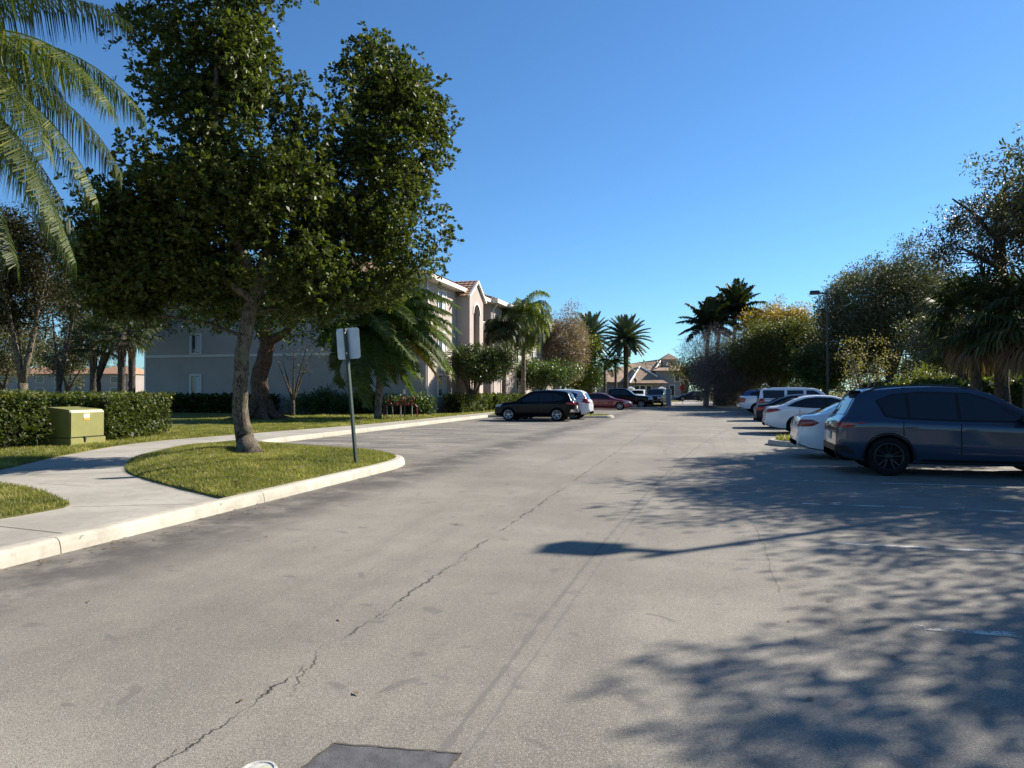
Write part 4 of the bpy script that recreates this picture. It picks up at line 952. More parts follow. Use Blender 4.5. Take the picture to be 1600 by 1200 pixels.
for sg in (-1, 1):
    a, c_ = (yc + sg * 2.0, EZ - .3), (yc, EZ + 1.05)
    po.add([(PX + .16, *a), (PX + .16, *c_), (-22, *c_), (-22, *a)], [(0, 1, 2, 3)]); 
part('portico_roof', po, M['roof'])
po = MB(); po.tube([(BX + .08, BY + .12, 0), (BX + .08, BY + .12, EZ)], .06, 6); part('downspout', po, M['trim'])
po = MB(); po.tube([(BX + .55, 55.7, 0), (BX + .55, 55.7, EZ - .5), (BX + 1.0, 55.5, EZ)], .06, 6); part('downspout', po, M['trim'])
for z0 in (3.2, 6.1):
    po = MB(); po.box2((-17.6, 52.2, z0 - .2), (BX + .3, 55.4, z0)); part('balcony', po, M['stucco'])
    po = MB(); po.box2((BX + .2, 52.2, z0 + 1.0), (BX + .27, 55.4, z0 + 1.06))
    for i in range(24): po.box2((BX + .215, 52.25 + i * .135, z0 + .001), (BX + .255, 52.29 + i * .135, z0 + .999))
    part('railing', po, M['white'])
po = MB(); po.box2((-17.5, 53.2, .0), (-17.45 - .08, 54.2, 2.1)); part('door', po, plain('door', (.14, .10, .08), .5))
# other blocks far away
def far_block(name, px0, px1, D, ye, yr, label, seed=1, yb=612):
    a, b_ = W(px0, D), W(px1, D); ze, zr = H(ye, D), H(yr, D); mid = (a + b_) / 2
    root = empty(name, (mid.x, mid.y, 0), TH, label, 'building'); w = (b_ - a).length; dp = 14
    mb = MB(); mb.box2((-w / 2, 0, -.1), (w / 2, dp, ze)); mb.build('wall', M['stucco_lower'], root)
    mb = MB(); n = max(2, int(w / 9)); sw = w / n
    for i in range(n):
        x0 = -w / 2 + i * sw; mb.add([(x0 - .4, -1, ze), (x0 + sw + .4, -1, ze), (x0 + sw * .8, dp * .5, zr + (i % 2) * .3), (x0 + sw * .2, dp * .5, zr + (i % 2) * .3), (x0 - .4, dp + 1, ze), (x0 + sw + .4, dp + 1, ze)], [(0, 1, 2, 3), (1, 5, 2), (0, 3, 4), (4, 3, 2, 5), (0, 4, 5, 1)])
    mb.build('roof', M['roof'], root)
    for fl in range(2):
        for i in range(int(w / 5)):
            x = -w / 2 + 2.5 + i * 5; z = .9 + fl * ze / 2.1; f = MB(); f.box2((x - 1.1, -.06, z - .1), (x + 1.1, 0, z + 1.6)); o = f.build('window', M['trim'], root)
            g = MB(); g.box2((x - .95, -.09, z), (x + .95, -.061, z + 1.5)); g.build('pane', M['glass_dark'], o)
    return root
far_block('apartment_building', -40, 200, 190, 584, 573, 'distant low apartment block with orange hipped roofs seen under the left trees')
# ---------------------------------------------------------------- clubhouse
D = 125; cb = W(1030, D); club = empty('clubhouse', (cb.x, cb.y, 0), TH, 'tan roofed clubhouse with small arched bell tower at the end of the lot', 'building')
X0c = (1030 - 800) / F * D
def cp3(px, py, y=0.0): return ((px - 800) / F * (D + y) - X0c, y, EYE + (HOR - py) * (D + y) / F)
def cpx(px, y=0.0): return (px - 800) / F * (D + y) - X0c
def czy(py, y=0.0): return EYE + (HOR - py) * (D + y) / F
mb = MB(); mb.box2((cpx(915, 4), 4, -.1), (cpx(1076, 4), 24, czy(596, 4))); mb.box2((cpx(1025), 0, -.1), (cpx(1064), 7.5, czy(578))); mb.box2((cpx(988, -2), -1.5, -.1), (cpx(1030), 3.9, czy(599, 0))); mb.build('wall', M['stucco_lower'], club)
mb = MB(); ze = czy(597, 3); xa, xb = cpx(905, 3), cpx(1086, 3)
mb.add([(xa, 3, ze), (xb, 3, ze), (xb, 25, ze), (xa, 25, ze), cp3(985, 568, 14), cp3(1034, 561, 14), cp3(1050, 561, 14), (cpx(1062, 14), 14, czy(568, 14))], [(0, 1, 7, 6, 5, 4), (1, 2, 7), (2, 3, 4, 5, 6, 7), (3, 0, 4), (3, 2, 1, 0)])
A, B_, C_ = cp3(984, 598.5, -3), cp3(1044, 598.5, -3), cp3(1000, 573, 3); Db = (C_[0], 13, C_[2])
mb.add([A, B_, C_, Db, (A[0], 13, A[2]), (B_[0], 13, B_[2])], [(0, 1, 2), (0, 2, 3, 4), (1, 5, 3, 2), (0, 4, 5, 1)])
zs = czy(579, 0); x0, x1 = cpx(1020, -.6), cpx(1069, -.6); t0, t1 = cpx(1037, 3), cpx(1057, 3); zk = czy(571, 3)
mb.add([(x0, -.7, zs), (x1, -.7, zs), (x1, 8.2, zs), (x0, 8.2, zs), (t0, 3, zk), (t1, 3, zk), (t1, 3 + t1 - t0, zk), (t0, 3 + t1 - t0, zk)], [(0, 1, 5, 4), (1, 2, 6, 5), (2, 3, 7, 6), (3, 0, 4, 7), (3, 2, 1, 0)])
mb.build('roof', M['roof_brown'], club)
mb = MB(); up_ = Vector((0, -.05, .08)); Cv = Vector(C_); mb.tube([Vector(A) + up_, Cv + up_], .13, 5); mb.tube([Cv + up_, Cv.lerp(Vector(B_), .62) + up_], .13, 5)
e0 = Vector(cp3(1034, 561, 14)); e1 = Vector((cpx(1012, 3), 3, ze)); mb.tube([e0 + up_, e0.lerp(e1, .55) + up_], .13, 5); mb.build('ridge_trim', M['white'], club)
tw = MB(); ww = .42; dx = t1 - t0; zt = czy(561.5, 3); ym = 3 + dx - ww
for X_ in (t0, t1 - ww):
    for Y_ in (3.0, ym): tw.box2((X_, Y_, zk - .3), (X_ + ww, Y_ + ww, zt - .4))
tw.box2((t0, 3, zt - .4), (t1, 3 + dx, zt)); r_ = dx / 2 - ww; xc = (t0 + t1) / 2; zc_ = zt - .4
for i in range(8):
    a_, b_ = math.pi * i / 8, math.pi * (i + 1) / 8; za, zb2 = zc_ - r_ + r_ * math.sin(a_), zc_ - r_ + r_ * math.sin(b_); xp, xq = xc - r_ * math.cos(a_), xc - r_ * math.cos(b_)
    for Y_ in (3.0, ym): tw.add([(xp, Y_, za), (xq, Y_, zb2), (xq, Y_, zc_ + .01), (xp, Y_, zc_ + .01), (xp, Y_ + ww, za), (xq, Y_ + ww, zb2), (xq, Y_ + ww, zc_ + .01), (xp, Y_ + ww, zc_ + .01)], [(0, 1, 2, 3), (7, 6, 5, 4), (0, 4, 5, 1)])
tw.build('bell_tower', M['stucco'], club, fixn=True)
tr_ = MB(); o_ = .5; tr_.add([(t0 - o_, 3 - o_, zt), (t1 + o_, 3 - o_, zt), (t1 + o_, 3 + dx + o_, zt), (t0 - o_, 3 + dx + o_, zt), (xc, 3 + dx / 2, czy(552, 4))], [(0, 1, 4), (1, 2, 4), (2, 3, 4), (3, 0, 4), (3, 2, 1, 0)]); tr_.build('tower_roof', M['roof_brown'], club)
for px, yy, z0, z1 in ((995, -1.5, .8, 2.6), (1004, -1.5, .8, 2.6), (1014, -1.5, .8, 2.6), (1035, 0, .7, 2.7), (1050, 0, .7, 2.7), (1058, 0, 3.2, 4.6)):
    f = MB(); x = cpx(px, yy); f.box2((x - .5, yy - .08, z0), (x + .5, yy, z1)); wf = f.build('window', M['white'], club); g = MB(); g.box2((x - .38, yy - .1, z0 + .1), (x + .38, yy - .081, z1 - .12)); g.build('pane', M['glass_dark'], wf)
# ---------------------------------------------------------------- perimeter fence, pillars, gate things
def pillar(px, D, h, w, label, mat='grey', cap=True, group='fence pillars'):
    b = W(px, D, .1); root = empty('pillar', b, 0, label, 'pillar', group); mb = MB(); mb.box((0, 0, h / 2), (w, w, h)); mb.box((0, 0, .1), (w + .1, w + .1, .2)); mb.build('shaft', M[mat], root)
    if cap: mb = MB(); mb.box((0, 0, h + .06), (w + .16, w + .16, .12)); mb.box((0, 0, h + .25), (w + .1, w + .1, .26), taper=.15); mb.build('cap', M['white'], root)
    return root
pillar(926, 99, 1.75, .9, 'white capped fence pillar behind the white crossover and maroon sedan', 'stucco')
pillar(985, 99, 1.75, .9, 'white capped fence pillar behind the black pickup', 'stucco')
pillar(1034, 99, 1.75, .9, 'white capped fence pillar above the dark blue pickup roof', 'stucco')
pillar(1044.5, 70.5, 1.72, .5, 'plain square blue grey post right of the dark blue pickup at the exit', 'grey', cap=False)
def fence(px0, px1, D, label):
    a, b_ = W(px0, D, .1), W(px1, D, .1); Lf = (b_ - a).length; root = empty('metal_fence', a, math.atan2(b_.y - a.y, b_.x - a.x), label, 'fence')
    mb = MB(); mb.box2((0, -.03, 1.45), (Lf, .03, 1.5)); mb.box2((0, -.03, .2), (Lf, .03, .25)); mb.build('rail', M['black_metal'], root)
    mb = MB()
    for i in range(int(Lf / .16)): mb.box((i * .16, 0, .8), (.025, .025, 1.6))
    mb.build('picket', M['black_metal'], root)
fence(800, 925, 99.6, 'black picket fence behind the left parking row'); fence(927, 984, 99.6, 'black picket fence between the two pillars behind the pickup'); fence(986, 1042, 99.6, 'black picket fence in front of the clubhouse'); fence(1072, 1135, 112, 'black picket fence beyond the exit road')
# lamp posts
def lamp(pos, h, label, group='parking lot lamps'):
    root = empty('lamp_post', pos, 0, label, 'lamp post', group)
    mb = MB(); mb.tube([(0, 0, .5), (0, 0, h)], [.085, .065], 8); mb.build('pole', plain('bronze', (.045, .04, .036), .5), root)
    mb = MB(); mb.lathe([(0, 0), (.24, 0), (.24, .48), (.2, .52), (0, .52)], 16, 0); mb.build('base', M['concrete'], root)
    mb = MB(); mb.box2((-.55, -.04, h - .32), (0, .04, h - .2)); mb.build('arm', M['black_metal'], root)
    mb = MB(); mb.box((-.86, 0, h - .2), (.66, .46, .26), taper=.92); mb.build('lamp_head', M['black_metal'], root, bevel=.015)
    mb = MB(); mb.box((-.86, 0, h - .342), (.5, .36, .02)); mb.build('lens', M['curtain'], root)
lamp((*W(1293, 52)[:2], .14), H(452, 52) - .14, 'tall dark lamp post with box head standing behind the white sedans')
HS = Vector((-1.09, 7.34, 0)); zl = 8.3; Ls = (zl - .2) / math.tan(SUN_EL)
hp = P(935, 853) + Vector((math.sin(SUN_AZ), math.cos(SUN_AZ), 0)) * Ls
lamp((hp.x + .86, hp.y, .14), zl, 'lamp post outside the right edge whose box head shadow lies on the road')
def round_lamp(px, D, yt, label):
    b = W(px, D, .1); h = H(yt, D); root = empty('street_lamp', b, 0, label, 'lamp post'); mb = MB(); mb.tube([(0, 0, 0), (0, 0, h - .5)], .05, 6); mb.build('pole', M['black_metal'], root)
    mb = MB(); mb.lathe([(.08, h - .6), (.22, h - .25), (.3, h - .2), (.1, h), (0, h + .12)], 10); mb.build('lantern', M['black_metal'], root)
round_lamp(993, 97, 592, 'black lantern post in front of the clubhouse gable')
# signs
b = P(557, 713, .33); top = W(540, 13.9, H(513, 13.9)); v = top - b
sg = empty('sign_post', b, 0, 'leaning dark green post carrying a sign seen from its pale grey back', 'sign')
mb = MB(); d = v.normalized(); q = d.to_track_quat('Z', 'Y').to_matrix()
for dx, dy, wx, wy in ((0, .0, .062, .012), (-.031, -.018, .012, .045), (.031, -.018, .012, .045)): mb.box(q @ Vector((dx, dy, 0)) + v * .5 - d * .1, (wx, wy, v.length + .2), q @ Matrix.Rotation(0, 3, 'Z'))
mb.build('post', plain('post_green', (.014, .030, .020), .5, var=.3, scale=20), sg)
mb = MB(); Rz = Matrix.Rotation(TH - .12, 3, 'Z'); sw, sh = .46, .61; pts = []
for cx_, cz_ in ((sw / 2 - .05, sh / 2 - .05), (-sw / 2 + .05, sh / 2 - .05), (-sw / 2 + .05, -sh / 2 + .05), (sw / 2 - .05, -sh / 2 + .05)):
    a0 = {(1, 1): 0, (-1, 1): 90, (-1, -1): 180, (1, -1): 270}[(1 if cx_ > 0 else -1, 1 if cz_ > 0 else -1)]
    for k in range(5): t = R(a0 + 22.5 * k); pts.append((cx_ + .05 * math.cos(t), cz_ + .05 * math.sin(t)))
mb.prism(pts, .075, .079, 'y'); tilt = Matrix.Rotation(R(-4.0), 3, 'Y'); cc = v - d * (sh / 2 - .01)
mb.v = [tuple(Rz @ (tilt @ Vector(p)) + cc) for p in mb.v]
mb.build('panel', plain('sign_back', (.44, .47, .50), .4, .35, var=.08, scale=5), sg, fixn=True)
mb = MB()
for s_ in (-.2, .2): mb.lathe([(0, .0), (.014, 0), (.014, .012), (0, .012)], 8, 0, Matrix.Translation(cc + Vector((0, -.045, 0)) + d * s_) @ Matrix.Rotation(R(90), 4, 'X'))
mb.build('bolt', M['white'], sg)
def small_sign(name, px, D, y0, y1, w, label, mat, yb=None, post='black_metal', octo=False):
    b = W(px, D, .1); z0, z1 = H(y1, D) - .1, H(y0, D) - .1; root = empty(name, b, TH, label, 'sign'); mb = MB(); mb.box2((-.025, 0, 0), (.025, .04, z1)); mb.build('post', M[post], root)
    mb = MB()
    if octo:
        r_ = (z1 - z0) / 2; mb.prism([(r_ * 1.08 * math.cos(R(22.5 + 45 * k)), (z0 + z1) / 2 + r_ * 1.08 * math.sin(R(22.5 + 45 * k))) for k in range(8)], -.03, -.02, 'y')
    else: mb.box2((-w / 2, -.03, z0), (w / 2, -.015, z1))
    mb.build('panel', mat, root, fixn=True); return root
small_sign('stop_sign', 1066, 84, 602, 610, .6, 'red octagonal sign on a post at the exit gate', plain('sign_red', (.30, .03, .025), .4), octo=True)
small_sign('notice_sign', 632, 39.6, 608, 616, .14, 'tiny white notice on a stake behind the red pipe assembly', plain('white_sign', (.75, .75, .73), .4))
o = small_sign('vertical_sign', 1527, 28, 578, 601, .14, 'narrow white vertical sign with blue marks under the fan palm skirt', plain('white_sign2', (.5, .5, .5), .4))
mb = MB(); zz = H(590, 28) - .1
for k in range(3): mb.box((0, -.036, zz + .13 - k * .13), (.07, .006, .06))
mb.build('marks', plain('blue_mark', (.05, .12, .3), .5), o)
# red backflow pipe assembly
b = W(626, 39.0, .14); rp = empty('backflow_assembly', b, TH, 'red pipe and valve assembly standing in the lawn by the apartment shrubs', 'pipe assembly')
for x in (-.75, -.45, .0, .62):
    mb = MB(); mb.tube([(x, 0, -.05), (x, 0, .72)], .035, 7); mb.build('riser', M['bark_pale'], rp)
redm = plain('red_pipe', (.16, .018, .022), .45)
mb = MB(); mb.tube([(-.8, 0, .72), (.8, 0, .72)], .035, 8); mb.tube([(-.8, 0, .72), (-.9, 0, .6), (-.9, 0, -.05)], .035, 8); mb.tube([(.8, 0, .72), (.9, 0, .6), (.9, 0, -.05)], .035, 8); mb.box((-.25, 0, .76), (.2, .14, .16)); mb.box((.35, 0, .76), (.2, .14, .16)); mb.build('pipe', redm, rp)
for x in (-.62, .12, .62):
    mb = MB(); mb.tube([(x, 0, .8), (x, 0, 1.0)], .02, 5); mb.lathe([(.13, -.02), (.16, 0), (.13, .02), (.10, 0), (.13, -.02)], 14, 0, Matrix.Translation((x, -.03, 1.02)) @ Matrix.Rotation(R(70), 4, 'X')); mb.box((x, -.03, 1.02), (.24, .02, .02)); mb.build('valve_wheel', redm, rp)
# transformer box
x0, y0, z0 = -16.2, 15.12, .14
tb = empty('transformer_box', (x0 - .42, y0 + .55, z0), 0, 'olive green metal utility transformer box between the two clipped hedges', 'utility box')
green = plain('box_green', (.22, .215, .064), .45, var=.10, scale=3, coat=.1)
mb = MB(); mb.box((0, 0, .10), (.90, 1.14, .2)); mb.build('base', green, tb, bevel=.01)
mb = MB(); prof = [(-.42, .215), (.42, .215), (.42, .88), (.39, .94), (.30, .965), (-.42, 1.03)]
mb.prism([(p[0], p[1]) for p in prof], -.55, .55, 'y'); mb.build('cabinet', green, tb, bevel=.02)
mb = MB(); mb.box((.426, -.05, .79), (.004, .19, .10)); lab = mb.build('warning_label', plain('label_white', (.75, .74, .70), .5), tb)
mb = MB(); mb.box((.427, -.05, .705), (.004, .19, .065)); mb.build('orange_band', plain('label_orange', (.75, .30, .04), .5), lab)
mb = MB(); mb.box((.45, -.12, .19), (.05, .06, .10)); mb.box((.455, -.12, .12), (.03, .04, .08)); mb.build('padlock', M['black_metal'], tb, bevel=.005)
mb = MB(); mb.box((.423, 0, .207), (.012, 1.1, .012)); mb.build('seam', M['black_metal'], tb)

# ---------------------------------------------------------------- vehicles
def interp(poly, x):
    if x <= poly[0][0]: return poly[0][1]
    for (a, b), (c, d) in zip(poly, poly[1:]):
        if x <= c: return b + (d - b) * (x - a) / max(1e-9, c - a)
    return poly[-1][1]
def paint(name, c, metal=.0, rough=.35, coat=1.0):
    m, N, L, B = newmat(name); n = noise_(N, L, 300, 2); L.new(mixc(N, L, n, tuple(x * .92 for x in c), tuple(min(1, x * 1.06) for x in c)), B.inputs['Base Color'])
    B.inputs['Metallic'].default_value = metal; B.inputs['Roughness'].default_value = rough; B.inputs['Coat Weight'].default_value = coat if max(c) > .05 else .15; B.inputs['Coat Roughness'].default_value = .04; B.inputs['Specular IOR Level'].default_value = .5 if max(c) > .1 else .15
    d = noise_(N, L, 1.2, 3); b = N.new('ShaderNodeBump'); return m
M['tyre'] = plain('tyre', (.010, .010, .010), .9, var=.3, scale=20, spec=.15)
M['carblack'] = plain('car_black_plastic', (.010, .010, .011), .5, var=.15, spec=.25)
M['well'] = plain('wheel_well', (.008, .008, .008), .95)
M['alloy'] = plain('alloy', (.46, .46, .47), .28, .85)
M['alloy_black'] = plain('alloy_black', (.008, .008, .009), .35, .0, spec=.4)
M['chrome'] = plain('chrome', (.75, .75, .76), .12, 1.0)
def glassmat(name, c, rough=.04):
    m, N, L, B = newmat(name); B.inputs['Base Color'].default_value = (*c, 1); B.inputs['Roughness'].default_value = rough; B.inputs['Specular IOR Level'].default_value = .5
    B.inputs['Coat Weight'].default_value = .2; n = noise_(N, L, 1.5, 2); return m
M['carglass'] = glassmat('car_glass', (.006, .007, .009)); M['tail'] = glassmat('tail_lens', (.26, .012, .012), .12); M['head'] = glassmat('head_lens', (.55, .57, .6), .08)
M['plate'] = plain('plate', (.6, .6, .58), .5)
def clip_poly(poly, x0, x1):
    def cl(p, f, s):
        o = []
        for i in range(len(p)):
            a, b = p[i], p[(i + 1) % len(p)]; ia, ib = s * (a[0] - f) >= 0, s * (b[0] - f) >= 0
            if ia: o.append(a)
            if ia != ib: t = (f - a[0]) / (b[0] - a[0]); o.append((f, a[1] + t * (b[1] - a[1])))
        return o
    return cl(cl(poly, x0, 1), x1, -1)
class Car:
    """x: 0 front bumper .. L rear; local +X is forward"""
    def __init__(s, name, spec, color, label, loc, heading, cat='car', group=None, rim='alloy', glass='carglass', scale=1.0):
        s.sp = spec; s.L = spec['L']; s.W = spec['W']; L_ = s.L
        s.root = empty(name, loc, heading, label, cat, group); s.color = color
        top, belt, low = spec['top'], spec['belt'], spec['low']
        # stations along arc length of the top outline
        xs = set()
        for (a, b), (c, d) in zip(top, top[1:]):
            n = max(1, int(math.hypot(c - a, d - b) / .075))
            for i in range(n): xs.add(round(a + (c - a) * i / n, 4))
        xs.add(L_)
        for wx in spec['wx']:
            for i in range(9): xs.add(round(wx + (i - 4) * .09, 4))
        xs = sorted(xs); st = [xs[0]]
        for x in xs[1:]:
            if x - st[-1] > .006: st.append(x)
        # smooth the outline
        zt0 = [interp(top, x) for x in st]; zt = zt0[:]
        for _ in range(2): zt = [zt[0]] + [(zt[i - 1] + 2 * zt[i] + zt[i + 1]) / 4 for i in range(1, len(zt) - 1)] + [zt[-1]]
        secs = []
        for x, z in zip(st, zt):
            e = min(x, L_ - x); q = 1 - min(1, e / .55); w = s.W / 2 * (1 - .17 * q ** 2.2 - (.05 if e < .03 else 0))
            w *= interp(spec.get('plan', [(0, .97), (L_ * .3, 1), (L_ * .7, 1), (L_, .97)]), x)
            zl = interp(low, x); zb = min(interp(belt, x), z - .035); h = z - zb
            tumb = spec.get('tumb', .36); yr = w * .955 - tumb * h; er = min(.075, h * .5) 
            mid = zl + .48 * (zb - zl)
            pts = [(0, zl), (w * .80, zl), (w * .93, zl + .03), (w * .975, zl + .12 * (zb - zl) + .03), (w * .995, mid - .1), (w * 1.0, mid + .02), (w * .988, zb - .16), (w * .995, zb - .07), (w * .975, zb - .015), (w * .955, zb + .005),
                   (w * .955 * .5 + yr * .5, zb + h * .46), (yr + .012, z - er * 1.15), (yr - .03, z - er * .42), (yr * .86, z - er * .12), (yr * .5, z + .004), (0, z + .012)]
            secs.append((x, pts))
        n = len(secs[0][1]); mb = MB()
        for x, pts in secs:
            for y, z in pts: mb.v.append((L_ / 2 - x, y, z))
            for y, z in pts[1:-1][::-1]: mb.v.append((L_ / 2 - x, -y, z))
        m = 2 * n - 2
        for i in range(len(secs) - 1):
            for j in range(m):
                a, b = i * m + j, i * m + (j + 1) % m; mb.f.append((a, b, b + m, a + m)); mb.m.append(1 if (j in (0, 1, m - 1, m - 2)) else 0)
        for i in (0, len(secs) - 1):
            for j in range(1, n - 1 + 0):
                a, b, c, d = i * m + j, i * m + j + 1, i * m + (m - j - 1) % m, i * m + (m - j) % m
                if b == c: mb.f.append((a, b, d) if i else (d, b, a))
                else: mb.f.append((a, b, c, d) if i else (d, c, b, a))
                mb.m.append(0)
            a, b, c = i * m, i * m + 1, i * m + m - 1; mb.f.append((a, b, c) if i else (c, b, a)); mb.m.append(0)
        mb.nv = len(mb.v)
        body = mb.build('tmp', [color, M['well']], None, fixn=True)
        cut = MB(); s.wr = spec['wr']; ar = s.wr + spec.get('gap', .055)
        for wx in spec['wx']:
            for sg_ in (-1, 1):
                prof = [(0, -.3), (ar, -.3), (ar, .3), (0, .3)]
                cut.lathe([(.0001, -.22), (ar, -.22), (ar, .22), (.0001, .22)], 36, 1, Matrix.Translation((L_ / 2 - wx, sg_ * (s.W / 2 - .06), s.wr)) @ Matrix.Rotation(R(90), 4, 'X'))
        cb_ = cut.build('tmpcut', [color, M['well']], None)
        bm = bmesh.new(); bm.from_mesh(cb_.data); bmesh.ops.remove_doubles(bm, verts=bm.verts, dist=.001); bmesh.ops.recalc_face_normals(bm, faces=bm.faces); bm.to_mesh(cb_.data); bm.free()
        md = body.modifiers.new('b', 'BOOLEAN'); md.operation = 'DIFFERENCE'; md.object = cb_; md.solver = 'EXACT'
        dg = bpy.context.evaluated_depsgraph_get(); dg.update(); me = bpy.data.meshes.new_from_object(body.evaluated_get(dg))
        if len(me.polygons) < 200: me = body.data.copy()
        bpy.data.objects.remove(body); bpy.data.objects.remove(cb_)
        me.name = 'body'
        for p in me.polygons: p.use_smooth = True
        try: me.set_sharp_from_angle(angle=R(32))
        except Exception: pass
        o = bpy.data.objects.new('body', me); col.objects.link(o); o.parent = s.root; s.body = o
        bm = bmesh.new(); bm.from_mesh(me); s.bvh = BVHTree.FromBMesh(bm); bm.free()
        s.wheels(rim)
    def wheels(s, rim):
        r_ = s.wr; proto = None
        for wx in s.sp['wx']:
            for sg_ in (-1, 1):
                w = empty('wheel', (s.L / 2 - wx, sg_ * (s.W / 2 - .125), r_)); w.parent = s.root; w.rotation_euler = (0, 0, 0 if sg_ < 0 else math.pi)
                if proto is None:
                    proto = w; Mx = Matrix.Rotation(R(90), 4, 'X')
                    mb = MB(); rr = r_ * s.sp.get('rimf', .70)
                    mb.lathe([(rr, -.10), (rr + .015, -.115), (r_ - .035, -.115), (r_ - .008, -.095), (r_, -.05), (r_, .05), (r_ - .008, .095), (r_ - .035, .115), (rr + .015, .115), (rr, .10), (rr, -.10)], 40, 0, Mx); mb.build('tyre', M['tyre'], w, smooth=True)
                    mb = MB(); mb.lathe([(rr + .004, .105), (rr - .012, .108), (rr - .03, .09), (rr - .045, -.02), (rr - .05, -.09)], 36, 0, Mx)
                    ns = s.sp.get('spokes', 5)
                    for k in range(ns):
                        for dv in ((-.1, .1) if s.sp.get('split', True) else (0,)):
                            a = 2 * math.pi * k / ns + dv + .3; a2 = 2 * math.pi * k / ns + dv * 2.2 + .3
                            p0 = Vector((math.cos(a) * .03, math.sin(a) * .03, .065)); p1 = Vector((math.cos(a2) * (rr - .015), math.sin(a2) * (rr - .015), .088)); t = (p1 - p0).normalized(); sd_ = t.cross(Vector((0, 0, 1))).normalized()
                            w0, w1 = .020, .016; q = []
                            for p, ww_ in ((p0, w0), (p1, w1)):
                                q += [p - sd_ * ww_, p + sd_ * ww_, p + sd_ * ww_ * .6 + Vector((0, 0, .014)), p - sd_ * ww_ * .6 + Vector((0, 0, .014))]
                            mb.add([Mx @ v for v in q], [(0, 1, 5, 4), (1, 2, 6, 5), (2, 3, 7, 6), (3, 0, 4, 7), (0, 3, 2, 1), (4, 5, 6, 7)])
                    mb.lathe([(0, .098), (.03, .096), (.062, .085), (.066, .05)], 18, 0, Mx); mb.build('rim', M[rim], w, smooth=False)
                    mb = MB(); mb.lathe([(0, -.01), (rr - .04, -.01), (rr - .05, -.03)], 30, 0, Mx); mb.build('brake_disc', M['well'], w)
                    # Mx turns local z to -y: outward side is -y
                else:
                    for ch in list(proto.children): c = ch.copy(); c.parent = w; col.objects.link(c)
    def patch(s, name, polys, mat, off=.006, parent=None, step=.07):
        """polys: list of (view, polygon) view in 'L','R','T','F','B'; projected on the body"""
        bm = bmesh.new()
        for view, poly in polys:
            b2 = bmesh.new()
            if view in 'LR': pts = [(s.L / 2 - x, 0, z) for x, z in poly]; ax = Vector((0, -1 if view == 'L' else 1, 0)); o0 = Vector((0, 3 if view == 'L' else -3, 0)); cuts = (0, 2)
            elif view == 'T': pts = [(s.L / 2 - x, y, 0) for x, y in poly]; ax = Vector((0, 0, -1)); o0 = Vector((0, 0, 4)); cuts = (0, 1)
            else: pts = [(0, y, z) for y, z in poly]; ax = Vector((-1 if view == 'F' else 1, 0, 0)); o0 = Vector((5 if view == 'F' else -5, 0, 0)); cuts = (1, 2)
            vs = [b2.verts.new(p) for p in pts]; b2.faces.new(vs)
            for c in cuts:
                lo = min(p[c] for p in pts); hi = max(p[c] for p in pts); n = int((hi - lo) / step)
                for i in range(1, n + 1):
                    co = [0, 0, 0]; co[c] = lo + (hi - lo) * i / (n + 1); no = [0, 0, 0]; no[c] = 1
                    bmesh.ops.bisect_plane(b2, geom=b2.verts[:] + b2.edges[:] + b2.faces[:], plane_co=co, plane_no=no)
            for v in b2.verts:
                loc, nor, idx, dist = s.bvh.ray_cast(v.co + o0, ax)
                if loc is None: loc, nor, idx, dist = s.bvh.find_nearest(v.co + o0 * .2)
                if nor.dot(ax) > 0: nor = -nor
                v.co = loc + nor * off * .6 - ax * off * .6
            bmesh.ops.triangulate(b2, faces=[f for f in b2.faces if len(f.verts) > 4])
            bmesh.ops.recalc_face_normals(b2, faces=b2.faces)
            f0 = sum((f.normal.dot(ax) for f in b2.faces))
            if f0 > 0: bmesh.ops.reverse_faces(b2, faces=b2.faces)
            t = bpy.data.meshes.new('t'); b2.to_mesh(t); b2.free(); bm.from_mesh(t); bpy.data.meshes.remove(t)
        me = bpy.data.meshes.new(name); bm.to_mesh(me); bm.free(); me.materials.append(mat)
        for p in me.polygons: p.use_smooth = True
        o = bpy.data.objects.new(name, me); col.objects.link(o); o.parent = parent or s.root; return o
    def surf(s, view, x, z):
        sg_ = 1 if view == 'L' else -1
        loc, nor, i, d = s.bvh.ray_cast(Vector((s.L / 2 - x, 3 * sg_, z)), Vector((0, -sg_, 0))); return loc if loc else Vector((s.L / 2 - x, sg_ * s.W / 2, z))
    def finish(s, side, pillars, ws, rg_, tail, head, handles=(), mirror=None, seams=(), plate=True, rails=False, mono=False, rear_view='T', clad=False, pillar_mat=None, detail=True, grille=None, pg=.03):
        for v in 'LR':
            if pillar_mat is not False: s.patch('window_trim', [(v, side)], pillar_mat or M['carblack'], .004)
            xs = [min(p[0] for p in side)] + list(pillars) + [max(p[0] for p in side)]
            cx_ = sum(p[0] for p in side) / len(side); cz_ = sum(p[1] for p in side) / len(side)
            ins = [(cx_ + (p[0] - cx_) * .975, cz_ + (p[1] - cz_) * .90) for p in side]
            for a, b in zip(xs, xs[1:]):
                q = clip_poly(ins, a + pg, b - pg)
                if len(q) > 2: s.patch('side_window', [(v, q)], M['carglass'], .010)
            for x in seams: s.patch('door_gap', [(v, [(x - .008, .42), (x + .008, .42), (x + .008, interp(s.sp['belt'], x) - .02), (x - .008, interp(s.sp['belt'], x) - .02)])], M['well'], .004)
            for x, z in handles:
                p = s.surf(v, x, z); sg_ = 1 if v == 'L' else -1
                mb = MB(); mb.box((p.x, p.y + sg_ * .012, p.z), (.20, .03, .028)); mb.build('door_handle', s.color, s.root, bevel=.008)
